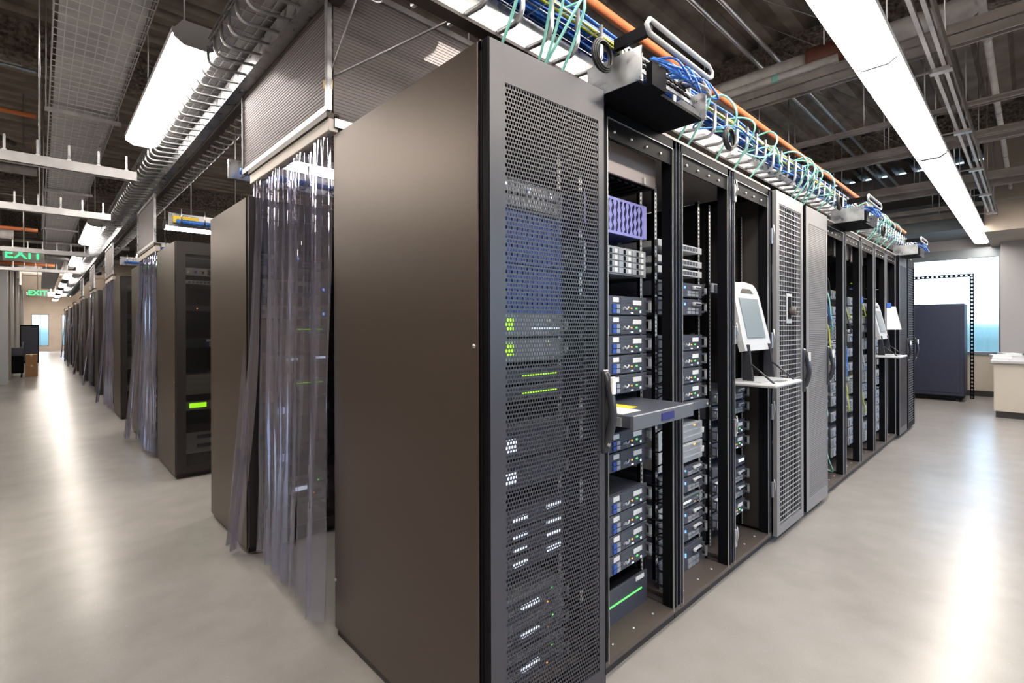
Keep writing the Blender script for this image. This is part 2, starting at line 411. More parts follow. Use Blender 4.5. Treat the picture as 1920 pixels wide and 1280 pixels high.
# ------------------------------------------------------------------ rack-mounted equipment
PRO = {}
CNT = {}
def face_unit(kind, h, w=.482, depth=.58):
    t = thing('rack_server', '', 'server')
    ex = .02; a, b = ex, w - ex           # body between the ears
    rnd = random.Random(hash((kind, round(h, 3), 3)) & 0xffff if False else int(h * 1000) + len(kind) * 7)
    body = {'fascia': 'srv', 'blue': 'blueface', 'purple': 'srv', 'bays': 'silver', 'lcd': 'srv2', 'dark': 'srv', 'vent': 'srv2', 'steel': 'silver',
            'white': 'lightgrey', 'switch': 'lightgrey', 'handle': 'srv', 'busy': 'srv2', 'tower': 'black', 'slots': 'srv2', 'thin': 'srv'}[kind]
    m = MB(); m.box(a, b, .012, depth, .002, h - .002, body if kind not in ('purple',) else 'navy', bev=.003)
    m.build('chassis', t)
    m = MB()
    fc = {'blue': 'blueface', 'purple': 'purple', 'bays': 'silver', 'steel': 'silver', 'white': 'lightgrey', 'switch': 'lightgrey', 'lcd': 'silver', 'vent': 'srv2', 'busy': 'silver'}.get(kind, 'srv')
    if kind == 'purple':                  # lattice of wavy columns leaves lens-shaped dark slots
        m.box(0, w, 0, .012, 0, .012, fc); m.box(0, w, 0, .012, h - .012, h, fc); m.box(0, .02, 0, .012, 0, h, fc); m.box(w - .03, w, -.004, .012, 0, h, fc, bev=.004)
        n = 13; pw = (w - .05) / n; N = 16
        for i in range(n + 1):
            xc = .02 + i * pw; vs = []
            for k in range(N + 1):
                u = k / N; zz = .012 + u * (h - .024)
                s1 = abs(math.sin(2 * math.pi * (u * 1.5 + (i % 2) * .5 * .5 + .1 * i)))
                hwid = pw * (.5 - .34 * s1) ; vs += [(max(.01, xc - hwid), 0, zz), (min(w - .01, xc + hwid), 0, zz)]
            m.quadlist(vs, [(2 * k, 2 * k + 1, 2 * k + 3, 2 * k + 2) for k in range(N)], fc)
    elif kind in ('bays', 'slots'):
        m.box(0, w, .004, .013, 0, h, 'silver' if kind == 'bays' else 'srv2')
    elif kind == 'steel':
        m.box(0, w, .006, .013, 0, h, fc)
        holeplate(m, .03, w - .03, .012, h - .012, .012, .011, 'silver', y=.0, th=.004, fill=.55)
        m.box(0, .03, 0, .012, 0, h, 'silver'); m.box(w - .03, w, 0, .012, 0, h, 'silver')
    elif kind == 'blue':
        m.box(0, w, .008, .013, 0, h, 'navy')
        for i in range(17):
            xa = .01 + i * (w - .02) / 17; m.box(xa, xa + .019, 0, .009, .008, h - .008, 'blueface')
        for k in range(1, 4): m.box(.01, w - .01, -.001, .009, h * k / 4 - .004, h * k / 4 + .004, 'blueface')
        m.box(0, w, -.002, .01, 0, .009, 'blueface'); m.box(0, w, -.002, .01, h - .009, h, 'blueface')
    else:
        m.box(0, w, .0, .012, .0015, h - .0015, fc, bev=.002)
        if kind in ('fascia', 'vent'):    # vent grooves
            n = int(h / .007)
            for i in range(1, n): m.box((.03 if kind == 'vent' else .26), w - .03, -.002, .0, i * .007, i * .007 + .003, 'srv' if kind == 'vent' else 'srv2')
    m.build('front_panel', t)
    def box(name, x0, x1, y0, y1, z0, z1, mm, bev=0.): return MB().box(x0, x1, y0, y1, z0, z1, mm, bev=bev).build(name, t)
    for s in (0, 1):                      # ears / pull handles
        xa = 0 if s == 0 else w - .016
        if kind in ('fascia', 'handle', 'lcd', 'vent', 'steel'):
            q = MB(); q.box(xa, xa + .012, -.03, .0, h * .18, h * .30, 'silver' if kind == 'lcd' else 'srv2'); q.box(xa, xa + .012, -.03, -.02, h * .18, h * .82, 'silver'); q.box(xa, xa + .012, -.03, 0, h * .72, h * .82, 'srv2')
            q.build('handle', t)
    if kind == 'fascia':
        box('model_label', .20, .245, -.003, 0, h * .66, h * .90, 'white')
        for i in range(2):
            for k in range(2):
                box('drive_caddy', .195 + i * .029, .221 + i * .029, -.006, 0, h * (.10 + .25 * k), h * (.30 + .25 * k), 'bluelatch' if i == 0 else 'silver')
        box('asset_label', .36, .43, -.004, 0, h * .55, h * .80, 'white')
        q = MB(); q.tube(arc((.30, -.006, h * .5), .018, 200, 350, 8, 'xz'), .005, 'silver', 6); q.build('emblem_ring', t)
        box('badge', .275, .305, -.005, 0, h * .28, h * .40, 'silver')
        box('indicator_light', .345, .353, -.004, 0, h * .33, h * .40, 'leda'); box('indicator_light', .385, .396, -.004, 0, h * .33, h * .41, 'ledg')
        box('indicator_light', .42, .428, -.004, 0, h * .14, h * .26, 'ledw'); box('indicator_light', .345, .36, -.004, 0, h * .10, h * .16, 'ledw')
    elif kind == 'bays':
        for i in range(4):
            for k in range(4):
                x0 = .028 + i * .108; z0 = .006 + k * (h - .012) / 4; hh = (h - .012) / 4 - .003
                q = MB(); q.box(x0, x0 + .104, -.006, .004, z0, z0 + hh, 'silver', bev=.001); q.box(x0 + .034, x0 + .050, -.008, -.006, z0 + .003, z0 + hh - .003, 'black')
                q.box(x0 + .07, x0 + .090, -.0085, -.006, z0 + .004, z0 + hh - .004, 'white'); q.build('drive_caddy', t)
    elif kind == 'slots':
        for i in range(14):
            x0 = .03 + i * .03; q = MB(); q.box(x0, x0 + .026, -.006, .004, .01, h - .01, 'silver', bev=.001); q.box(x0 + .006, x0 + .02, -.008, -.006, h * .45, h * .55, 'black')
            if i % 4 == 0: q.box(x0 + .008, x0 + .018, -.008, -.006, h * .65, h * .8, 'ledw')
            q.build('drive_caddy', t)
    elif kind == 'lcd':
        box('display', .06, .20, -.005, 0, h * .30, h * .80, 'lcd')
        q = MB(); q.tube([(.39, -.006, h * .72), (.39, -.001, h * .72)], .014, 'white', 16); q.build('emblem', t)
        box('indicator_strip', .30, .455, -.004, 0, h * .36, h * .40, 'ledw')
        for i in range(4): box('port', .06 + i * .018, .072 + i * .018, -.003, 0, h * .1, h * .2, 'white')
    elif kind == 'vent':
        box('lid_lip', .02, w - .02, -.02, .0, h - .014, h, 'srv')
        for i in range(3): box('status_window', .13 + .03 * i, .155 + .03 * i, -.004, 0, h * .25, h * .62, 'ledw')
        box('indicator_light', .12, .128, -.004, 0, h * .12, h * .18, 'ledg')
    elif kind == 'steel':
        for zz in (.25, .68):
            q = MB(); q.box(.12, .43, -.006, 0, h * zz, h * (zz + .18), 'srv'); q.build('drive_panel', t)
        box('indicator_light', .40, .41, -.008, 0, h * .72, h * .77, 'ledg'); box('indicator_light', .37, .38, -.008, 0, h * .3, h * .35, 'leda')
        box('status_window', .24, .33, -.008, 0, h * .50, h * .62, 'ledw')
    elif kind == 'dark':
        box('status_window', .20, .27, -.004, 0, h * .35, h * .6, 'ledw'); box('status_window', .38, .46, -.004, 0, h * .45, h * .72, 'ledw')
        box('indicator_strip', .05, .19, -.002, 0, h * .8, h * .84, 'silver')
    elif kind == 'thin':
        box('indicator_strip', .25, .44, -.003, 0, h * .45, h * .52, 'lcd'); box('indicator_light', .12, .13, -.003, 0, h * .4, h * .55, 'leda')
    elif kind == 'white':
        for k in range(3):
            q = MB(); q.box(.03, .45, -.004, 0, h * (.08 + .31 * k), h * (.28 + .31 * k), 'silver'); q.build('drive_bay', t)
        box('indicator_light', .37, .385, -.006, 0, h * .82, h * .9, 'leda'); box('side_latch', w - .005, w + .008, -.006, .02, h * .3, h * .6, 'white')
    elif kind == 'switch':
        q = MB()
        for i in range(12): q.box(.05 + i * .032, .074 + i * .032, -.002, 0, h * .25, h * .75, 'srv')
        q.build('port_row', t)
    elif kind == 'handle':
        q = MB(); q.tube([(.36, -.008, h * .7), (.44, -.008, h * .7)], .011, 'lightgrey', 10); q.box(.37, .43, -.022, -.018, h * .67, h * .73, 'black'); q.build('pull_tab', t)
        for i in range(3):
            for k in range(2): box('drive_caddy', .30 + i * .045, .338 + i * .045, -.006, 0, h * (.1 + .2 * k), h * (.26 + .2 * k), 'silver')
        box('asset_label', .03, .12, -.004, 0, h * .5, h * .8, 'white')
        box('indicator_light', .27, .28, -.005, 0, h * .6, h * .75, 'ledb')
    elif kind == 'tower':
        box('front_stripe', .17, .43, -.003, 0, h * .60, h * .63, 'ledg'); box('asset_label', .38, .45, -.003, 0, h * .86, h * .96, 'white')
        for i in range(3): box('power_handle', .03 + .045 * i, .06 + .045 * i, -.02, 0, h * .12, h * .5, 'srv2', .004)
        box('indicator_light', .10, .112, -.022, -.019, h * .35, h * .42, 'ledb'); box('badge', .04, .06, -.003, 0, h * .72, h * .8, 'white')
    elif kind == 'busy':
        q = MB()
        for i in range(7):
            xa = .03 + i * .061
            q.box(xa, xa + .045, -.008, 0, h * .15, h * .85, rnd.choice(('silver', 'srv', 'lightgrey', 'srv2')), bev=.002)
            if rnd.random() < .6: q.box(xa + .01, xa + .03, -.011, -.008, h * .3, h * .6, rnd.choice(('white', 'black', 'bluelatch')))
        q.build('module_row', t)
        box('indicator_light', .44, .452, -.01, 0, h * .3, h * .5, rnd.choice(('ledw', 'leda', 'ledb')))
        box('asset_label', .25, .33, -.013, 0, h * .6, h * .85, 'white')
    return t
DESC = {'fascia': 'charcoal vented server with blue caddies and white stickers', 'blue': 'deep blue finned storage unit', 'purple': 'periwinkle blue unit with wavy dark slots',
        'bays': 'silver drive array with sixteen caddies', 'lcd': 'grey server with glowing green display', 'dark': 'thin black server with white status windows',
        'vent': 'dark grey server with ribbed vents', 'steel': 'steel server with punched front', 'white': 'pale grey drive box', 'switch': 'light grey switch with a port row',
        'handle': 'black server with pale oval pull tab', 'busy': 'silver server crowded with modules', 'tower': 'tall black server with green stripe', 'slots': 'grey disk shelf with upright caddies',
        'thin': 'slim charcoal server with a yellow-green line'}
def place(kind, h, x, y, z, where, rotz=0, n=None):
    key = (kind, round(h, 3))
    k = CNT.setdefault((where, kind), 0); CNT[(where, kind)] += 1
    only = TOT.get((where, kind), 2) == 1
    lab = DESC[kind] + (' in ' if only else ', %s such in ' % ORD[k]) + where
    if key not in PRO:
        t = face_unit(kind, h); PRO[key] = t
    else: t = dup(PRO[key])
    t.location = (x, y, z); t.rotation_euler = (0, 0, rotz); t['label'] = lab; t['group'] = 'equipment in ' + where
    return t
TOT = {}
def stack(items, x, y, where, rotz=0):
    for k, *_ in items: TOT[(where, k)] = TOT.get((where, k), 0) + 1
    for k, zt, zb in items: place(k, zt - zb - .002, x, y, zb, where, rotz)

W = .61
def px(i): return i * W + .064           # left ear of the equipment of bay i (0 = the closed rack)
stack([('slots', 1.944, 1.83), ('blue', 1.826, 1.633), ('blue', 1.631, 1.452), ('lcd', 1.450, 1.362), ('lcd', 1.360, 1.271), ('thin', 1.25, 1.19), ('thin', 1.185, 1.125),
       ('vent', 1.04, .915), ('vent', .913, .80), ('dark', .731, .66), ('dark', .656, .611), ('dark', .607, .563), ('dark', .559, .50),
       ('steel', .409, .300), ('steel', .298, .206), ('steel', .190, .06)], px(0), .14, 'the corner rack')
stack([('purple', 1.985, 1.82), ('bays', 1.765, 1.637)] + [('fascia', 1.543 - .0902 * i, 1.543 - .0902 * (i + 1)) for i in range(5)] +
      [('fascia', .925 - .09 * i, .925 - .09 * (i + 1)) for i in range(2)] + [('fascia', .645 - .0902 * i, .645 - .0902 * (i + 1)) for i in range(4)] + [('tower', .225, .035)],
      px(1), .13, 'the first open rack')
stack([('switch', 1.85, 1.81), ('switch', 1.77, 1.73), ('switch', 1.715, 1.675), ('handle', 1.642, 1.56), ('handle', 1.555, 1.461)] +
      [('fascia', 1.358 - .091 * i, 1.358 - .091 * (i + 1)) for i in range(4)] + [('white', .869, .765), ('white', .762, .655),
       ('handle', .633, .58), ('handle', .575, .49), ('steel', .47, .41), ('handle', .40, .32), ('handle', .315, .225), ('handle', .20, .06)], px(2), .14, 'the second open rack')
stack([('busy', 1.66, 1.60), ('handle', 1.02, .93), ('handle', .925, .84), ('fascia', .80, .71), ('fascia', .705, .615), ('dark', .56, .50), ('handle', .49, .40), ('handle', .39, .30), ('fascia', .28, .19)],
      px(3), .14, 'the third open rack')
stack([('slots', 1.30, 1.17), ('busy', 1.16, 1.08), ('busy', 1.07, .99), ('dark', .60, .50)], px(4), .14, 'the rack behind the wire-grid door')
names = ['the open rack right of the fine-mesh door', 'the sixth bay after the corner rack with yellow leads', 'the far open rack with white hose', 'the far open rack behind the second tilted screen', 'the last open rack with hanging paper']
names = ['the fourth open rack', 'the fifth open rack', 'the sixth open rack', 'the seventh open rack', 'the eighth open rack']
for b in range(5):
    z = 1.78 - .04 * b; it = []; rr = random.Random(b)
    while z > .2:
        k = rr.choice(['busy', 'busy', 'busy', 'bays', 'busy', 'switch']); hh = {'busy': .0875, 'bays': .128, 'switch': .04}[k]
        it.append((k, z, z - hh)); z -= hh + rr.choice((.004, .004, .06))
    stack(it, px(6 + b), .12, names[b])

# ------------------------------------------------------------------ racks of the front row
RH = 2.28
def open_rack(x, label, side=False):
    t = thing('server_rack', label, 'server rack', (x, 0, 0), 'open server racks in the front row')
    m = MB(); w = W - .004; p = .042
    for xx in (0, w - p): m.box(xx, xx + p, 0, .06, .05, RH, 'black', bev=.004)
    for xx in (0, w - p): m.box(xx, xx + p, .99, 1.04, .05, RH, 'black')
    m.box(0, w, 0, .06, RH - .045, RH, 'black', bev=.004); m.box(0, w, .99, 1.04, RH - .05, RH, 'black')
    m.box(p, w - p, .005, .012, RH - .12, RH - .045, 'black'); m.box(0, w, .05, .11, .09, .12, 'black') if False else None
    m.build('frame', t)
    m = MB()  # thin bright strips painting the reflections along the black post edges
    for xx in (.014, w - .017): m.box(xx, xx + .003, -.004, 0, .06, RH - .01, 'edge_glint')
    for xx in (p, w - p - .003): m.box(xx, xx + .003, -.003, .003, .06, RH - .045, 'rail')
    m.box(p, w - p, -.003, .003, RH - .048, RH - .045, 'rail'); m.build('edge_glints', t)
    MB().box(.0, w, .0, 1.04, RH, RH + .012, 'oldsteel').build('top_panel', t)
    m = MB(); m.box(p, w - p, .0, 1.0, .052, .07, 'plate'); m.box(0, w, -.002, .01, .05, .072, 'plate')
    bp = m.build('base_plate', t)
    for i in range(3): MB().tube([(.14 + .16 * i, .05, .069), (.14 + .16 * i, .05, .074)], .007, 'rail', 8).build('screw', bp)
    MB().box(0, w, .02, 1.02, .0, .05, 'base').build('plinth', t)
    for xx in (.064 - .004, .064 + .468):
        for yy in (.156, .80):
            q = MB(); holeplate(q, 0, .018, .10, 2.12, .018, .0222, 'rail', fill=.5, stag=False)
            o = q.build('mounting_rail', t); o.location = (xx, yy, 0)
            s = MB(); s.box(0, .004, 0, .03, .10, 2.12, 'black'); o2 = s.build('rail_flange', o); o2.location = (.018, 0, 0)
    MB().box(p, w - p, 1.0, 1.006, .07, RH - .05, 'inner').build('rear_panel', t)
    q = MB(); q.box(p - .0, w - p, .012, .018, RH - .11, RH - .06, 'black')
    for i in range(4): q.tube([(.10 + .12 * i, .0, RH - .09), (.10 + .12 * i, .012, RH - .09)], .006, 'rail', 8)
    q.box(.22, .32, .006, .012, RH - .10, RH - .08, 'rail'); q.build('header_strip', t)
    if side: MB().box(w - .012, w - .006, .06, .99, .08, RH - .05, 'inner').build('side_panel', t)
    for s in (.10,): # power strip down the rear right corner
        q = MB(); q.box(w - .075, w - .035, .70, .75, .2, 2.0, 'srv2')
        for i in range(18): q.box(w - .066, w - .044, .695, .70, .28 + i * .095, .32 + i * .095, 'lightgrey')
        q.build('power_strip', t)
        q = MB()
        for i in range(9):
            z0 = .3 + i * .17; q.tube(bez([(w - .05, .69, z0), (w - .055, .60, z0 - .03), (w - .06, .5, z0 + .03), (w - .075, .4, z0 + .01)], 5), .006, rndc(i), 5)
        q.build('cord_loop', t)
    return t
def rndc(i): return ['cable', 'greyc', 'cable', 'lightgrey', 'bluec'][i % 5]
open_rack(W, 'first open black rack right of the perforated corner door, slide-out tray at mid height')
open_rack(2 * W, 'second open black rack from the corner, pale grey drive boxes below its middle')
rack3 = open_rack(3 * W, 'third open black rack, with the white tilted screen console inside', side=True)
for b in range(5):
    open_rack((6 + b) * W, ['fourth open rack, directly right of the fine-mesh door', 'fifth open rack from the corner, next but one after the fine-mesh door', 'sixth open rack from the corner, in the far group',
              'seventh open rack, holding the far tilted screen', 'eighth and farthest open rack of the front row, with hanging paper'][b])

PERF = None
def perf_mesh(dm='door'):
    global PERF
    if PERF is None or dm != 'door':
        q = MB(); holeplate(q, .06, .505, .07, 2.10, .0112, .0138, dm, fill=.74 if dm == 'door' else .55); o = q.build('perforated_sheet'); PERF = PERF or o; return o
    o = PERF.copy(); COL.objects.link(o); return o
def closed_rack(x, label, door='perf', loose=0., side=False, dm='door', w=W - .004, depth=1.04, left=False):
    t = thing('server_rack', label, 'server rack', (x, 0, 0), 'closed racks in the front row')
    m = MB(); p = .03
    for xx in (0, w - p):
        m.box(xx, xx + p, .0, .05, .05, RH - .0, 'black', bev=.003); m.box(xx, xx + p, depth - .05, depth, .05, RH, 'black')
    m.box(0, w, 0, depth, RH - .03, RH, 'black'); m.box(0, w, .0, .05, .05, .11, 'black'); m.box(p, w - p, .05, depth, .05, .07, 'plate')
    m.build('frame', t)
    MB().box(0, w, .02, depth - .02, 0, .05, 'base').build('plinth', t)
    MB().box(p, w - p, depth - .04, depth - .034, .07, RH - .05, 'inner').build('rear_panel', t)
    for xx in (.06, .532):
        for yy in (.156, .80):
            q = MB(); holeplate(q, 0, .018, .10, 2.12, .018, .0222, 'rail', fill=.5, stag=False); o = q.build('mounting_rail', t); o.location = (xx, yy, 0)
    if x > 5 * W - .1:
        MB().box(.004, .010, .06, depth - .06, .08, RH - .05, 'inner').build('inner_side_panel', t); MB().box(w - .010, w - .004, .06, depth - .06, .08, RH - .05, 'inner').build('inner_side_panel', t)
    if side:
        s = MB(); s.box(-.006, 0, .012, depth, .03, RH, 'panel', bev=.002); sp = s.build('side_panel', t)
        for (yy, zz) in ((.03, 1.34), (depth - .012, .25)): MB().tube([(-.009, yy, zz), (-.006, yy, zz)], .007, 'rail', 10).build('lock_screw', sp)
    # the door
    dw = w - .07
    d = thing('door', '', '', (0, 0, 0)); del d['label'], d['category']; d.parent = t; d.location = (.008, -.004, 0); d.rotation_euler = (0, 0, -loose)
    fr = MB(); z0, z1 = .045, RH
    if door == 'perf':
        a, b = .06, .505
        for bx in ((0, a, z0, z1), (b, dw, z0, z1), (a, b, z0, .13), (a, b, 2.16, z1)): fr.box(bx[0], bx[1], -.028, -.004, bx[2], bx[3], dm)
        fr.box(-.006, 0, -.026, .0, z0, z1, 'black'); fr.box(dw, dw + .004, -.027, -.0, z0, z1, 'black')
        o = fr.build('door_frame', d)
        s = perf_mesh(dm); s.parent = d; s.location = (0, -.026, .06)
    else:
        a, b = .05, dw - .05
        for bx in ((0, a, z0, z1), (b, dw, z0, z1), (a, b, z0, .10), (a, b, 2.20, z1)): fr.box(bx[0], bx[1], -.028, -.004, bx[2], bx[3], dm if door == 'grid' else 'black')
        fr.build('door_frame', d)
        g = MB(); mm = 'silver' if door == 'grid' else 'srv2'
        z = .115
        while z < 2.2: g.box(a, b, -.024, -.020, z, z + .005, mm); z += .033
        for i in range(1, 13): xx = a + (b - a) * i / 13; g.box(xx - .002, xx + .002, -.020, -.017, .10, 2.2, mm)
        g.build('wire_grid', d)
    # latch handle
    hz = 1.08
    hm = MB(); pts = [(dw + .0, -.03, hz - .12), (dw + .0, -.05, hz - .08), (dw, -.066, hz), (dw, -.05, hz + .10), (dw, -.03, hz + .15)]
    hm.tube(bez(pts, 5), .016, 'handle', 10); hm.box(dw - .02, dw + .016, -.04, -.018, hz - .15, hz + .16, 'handle', bev=.005)
    hh = hm.build('handle', d)
    MB().box(dw - .008, dw + .012, -.074, -.06, hz + .07, hz + .135, 'white', bev=.003).build('label', hh)
    MB().tube([(dw, -.04, hz - .115), (dw, -.052, hz - .115)], .009, 'rail', 12).build('key_lock', hh)
    return t
closed_rack(0, 'large dark rack at the corner with closed side panel and tall perforated door', loose=math.radians(3.5), side=True)
rg = closed_rack(4 * W, 'closed rack with frame painted paler for sheen and coarse wire-grid door showing fans', door='grid', dm='door_sheen')
closed_rack(5 * W, 'closed rack with fine mesh door painted paler for sheen, right of the wire-grid door', dm='door_sheen')
closed_rack(11 * W, 'closed grey-door rack near the far end of the front row')
closed_rack(12 * W, 'last rack of the front row with dark louvred door', door='dark')
for i, (zz, rr) in enumerate(((1.72, .085), (.88, .085))):
    q = MB(); q.torus((.115, .03, 0), rr, .008, 'grey'); q.tube([(.115, .02, 0), (.115, .05, 0)], rr * .98, 'lightgrey', 24)
    o = q.build('fan', rg); o.location = (0, 0, zz)
q = MB(); q.box(.20, .30, -.034, -.026, 1.42, 1.62, 'lightgrey', bev=.003); q.box(.22, .28, -.036, -.033, 1.45, 1.60, 'black'); q.tube([(.25, -.07, 1.50), (.25, -.03, 1.50)], .028, 'brown', 12)
q.build('swivel_latch', rg)

# pale cover plate at the top of the first open rack, and the same in two far racks
for i, (b, l) in enumerate(((1, 'pale blank cover plate at the top of the first open rack'), (7, 'pale blank cover at the top of the fifth open rack'), (8, 'pale blank cover at the top of the sixth open rack'))):
    t = thing('cover_plate', l, 'cover plate', (b * W + .045, .09, 2.05 if i else 2.065), 'pale covers at rack tops')
    MB().box(0, .52, 0, .012, .0, .14, 'cover', bev=.002).build('plate', t)
    q = MB()
    for k in range(9): q.box(.01 + k * .055, .04 + k * .055, .02, .45, -.012, -.004, 'black')
    q.box(0, .52, .012, .47, -.002, .004, 'black'); q.build('cable_comb', t)
    for k in (.1, .4): MB().box(k, k + .012, -.012, .0, .0, .03, 'rail').build('clip', t)

# slide-out keyboard tray in the first open rack
t = thing('slide_out_tray', 'charcoal slide-out console tray with yellow and white stickers, pulled from the first open rack', 'console tray', (W + .03, -.125, 1.0))
MB().box(.0, .475, .012, .60, .012, .058, 'srv', bev=.003).build('tray_body', t)
lp = MB().box(-.003, .478, -.004, .014, .004, .062, 'srv2', bev=.003).build('front_lip', t)
MB().box(.20, .30, -.007, -.003, .018, .048, 'navy').build('recessed_pull', lp)
MB().box(.02, .15, .06, .24, .058, .0595, 'paper').build('paper_label', t)
MB().box(.15, .22, .12, .28, .058, .0595, 'yellow').build('warning_sticker', t)
MB().box(-.004, .0, .06, .16, .02, .045, 'ledw').build('side_display', t)
for xx in (-.012, .478): MB().box(xx, xx + .01, .05, .75, .015, .05, 'rail').build('slide_rail', t)
t = thing('closed_console_tray', 'closed dark console tray under the four servers in the second open rack', 'console tray', (px(2), .10, .945))
MB().box(0, .482, 0, .6, 0, .044, 'srv2', bev=.003).build('tray_body', t); MB().tube([(.46, -.004, .02), (.46, .004, .02)], .008, 'rail', 10).build('thumb_screw', t)

def console(x, y, z, label):
    t = thing('flip_up_console', label, 'monitor console', (x, y, z), 'flip-up screen consoles')
    k = MB(); k.box(.0, .43, .0, .30, 0, .022, 'lightgrey', bev=.008); k.build('keyboard_tray', t)
    q = MB()
    for r in range(5):
        for c_ in range(14): q.box(.025 + c_ * .0255, .046 + c_ * .0255, .09 + r * .026, .112 + r * .026, .022, .028, 'keys')
    q.build('keys', t)
    MB().box(.15, .26, .03, .08, .022, .024, 'srv2').build('touchpad', t)
    # screen leaning back
    prof = [(.01, 0), (.42, 0), (.425, .06), (.405, .34), (.385, .385), (.345, .41), (.215, .42), (.085, .41), (.045, .385), (.025, .34), (.005, .06)]
    m = MB(); m.prism([(a, b) for a, b in prof], 'y', 0, .035, 'lightgrey'); s = m.build('monitor_housing', t)
    s.location = (0, .17, .20); s.rotation_euler = (-math.radians(12), 0, 0)
    MB().box(.075, .35, -.006, .0, .075, .315, 'screen').build('screen', s)
    MB().prism([(.12, .35), (.16, .375), (.27, .375), (.31, .35)], 'y', -.004, .0, 'brown').build('grip_hole', s)
    for xx in (.04, .37):
        q = MB(); q.prism([(.14, .02), (.20, .02), (.20, .235), (.165, .235)], 'x', xx, xx + .02, 'handle'); q.tube([(xx + .01, .03, .02), (xx + .01, .15, .12)], .006, 'handle', 6); q.build('hinge_arm', t)
    return t
console(3 * W + .085, -.21, 1.06, 'white flip-up screen with keyboard tray in the third open rack')
console(9 * W + .085, -.21, 1.06, 'smaller-looking flip-up screen with keyboard tray far down the front row')
t = thing('hanging_paper', 'white sheet of paper hanging in the eighth open rack', 'paper', (9 * W + .66, -.012, 1.36), rotz=-.62)
MB().prism([(-.16, 0), (.18, 0), (.10, .27), (-.10, .27)], 'y', 0, .002, 'paper').build('sheet', t)
MB().box(-.04, .04, -.004, .006, .25, .31, 'bluelatch', bev=.002).build('blue_clip', t); MB().tube([(0, .0, .30), (0, .013, RH - 1.385)], .003, 'cable', 5).build('string', t)
tag(MB().box(0, .07, 0, .006, 0, .07, 'bluelatch').build('sticky_note', loc=(8 * W - .03, -.012, 1.62)), 'blue sticky note on the post between the fifth and sixth open racks', 'note')
for i, (xx, zz) in enumerate(((.01, 2.10), (.01, 1.30), (.01, .78), (.01, .16), (W - .02, 1.93), (W - .02, 1.26), (W - .02, .80), (W - .02, .30))):
    q = MB(); q.box(0, .022, -.014, 0, 0, .10, 'zinc', bev=.003); q.tube([(.011, -.014, .03), (.011, -.022, .07), (.0, -.02, .12)], .004, 'zinc', 6)
    q.build('hinge', rack3, loc=(xx, -.004, zz))

# ------------------------------------------------------------------ the rows along the left aisle
LH = 2.205
def row_rack(x, y, dy, label, first, busy, mirror=False, door=True):
    """rack of a rear row; x = left side, y = cold-aisle face, dy = depth; faces -y (front) unless mirrored"""
    t = thing('server_rack', label, 'server rack', (x, y, 0), 'racks of the rows behind')
    w = W - .004; p = .035; fy = 0 if not mirror else dy
    m = MB()
    for xx in (0, w - p):
        for yy in (0, dy - .05): m.box(xx, xx + p, yy, yy + .05, .05, LH, 'black')
    m.box(0, w, 0, dy, LH - .03, LH, 'black'); m.box(p, w - p, .05, dy - .05, .05, .07, 'plate')
    m.build('frame', t)
    MB().box(0.01, w - .01, .03, dy - .03, 0, .05, 'base').build('plinth', t)
    if first:
        sp = MB().box(-.006, 0, .01, dy - .01, .03, LH, 'panel', bev=.002).build('side_panel', t)
        MB().tube([(-.009, .03, .9), (-.006, .03, .9)], .006, 'rail', 8).build('lock_screw', sp)
    s = -1 if not mirror else 1
    d = MB(); y0, y1 = sorted((fy + s * .004, fy + s * .028))
    a, b, c0, c1 = .075, w - .06, .11, 2.09
    for bx in ((0, a, .05, LH), (b, w, .05, LH), (a, b, .05, c0), (a, b, c1, LH)): d.box(bx[0], bx[1], y0, y1, bx[2], bx[3], 'frame2')
    dd = d.build('door_frame', t)
    y2, y3 = sorted((fy + s * .012, fy + s * .014)); MB().box(a, b, y2, y3, c0, c1, 'dglass').build('door_mesh', dd)
    MB().box(p, w - p, (dy - .06 if not mirror else .05), (dy - .055 if not mirror else .055), .07, LH - .04, 'inner').build('rear_panel', t)
    return t
MT['frame2'] = mat('door_frame_brown', (.018, .015, .016), .4, .0, spec=.5)
REAR = [('busy', 1.98, 1.90), ('switch', 1.86, 1.82), ('thin', 1.62, 1.56), ('busy', 1.50, 1.42), ('fascia', 1.30, 1.21), ('dark', 1.15, 1.09), ('white', .95, .76), ('lcd', .70, .61), ('steel', .52, .42), ('steel', .40, .20)]
pitch = [0, 4.29, 8.46, 12.32, 16.2, 20.2, 24.2, 28.2]
wordrow = ['', 'third', 'fifth', 'seventh', 'ninth', 'eleventh', 'thirteenth', 'fifteenth']; wordrow2 = ['second', 'fourth', 'sixth', 'eighth', 'tenth', 'twelfth', 'fourteenth', 'sixteenth']
col = ['end', 'second', 'third']
rr = random.Random(5)
for k, y0 in enumerate(pitch):
    xe = -.065 - .008 * k
    nA = 3 if k < 3 else 1
    if k:
        for j in range(nA):
            row_rack(xe + j * W, y0, .96, '%s rack of the %s row along the left aisle, its dark door facing the camera' % (col[j], wordrow[k]), j == 0, 1)
            if k < 3:
                it = [(a, b - .03 * j, c - .03 * j) for a, b, c in REAR if rr.random() < .85]
                stack(it, xe + j * W + .064, y0 + .09, 'the %s rack, %s row' % (col[j], wordrow[k]))
    yb = y0 + 2.17
    for j in range(3 if k < 2 else 1):
        row_rack(xe + .01 + j * W, yb, .89, '%s rack of the %s row, behind the clear curtain of the left aisle' % (col[j], wordrow2[k]), j == 0, 1)
        if k < 2:
            it = [(a, b - .05 * j, c - .05 * j) for a, b, c in [('handle', 1.9, 1.8), ('busy', 1.72, 1.63), ('busy', 1.55, 1.46), ('thin', 1.42, 1.36), ('dark', 1.22, 1.16), ('thin', 1.05, 1.0), ('vent', .92, .8), ('vent', .62, .48), ('steel', .40, .2)]]
            stack(it, xe + .01 + j * W + .064, yb + .09, 'the %s rack, %s row' % (col[j], wordrow2[k]))

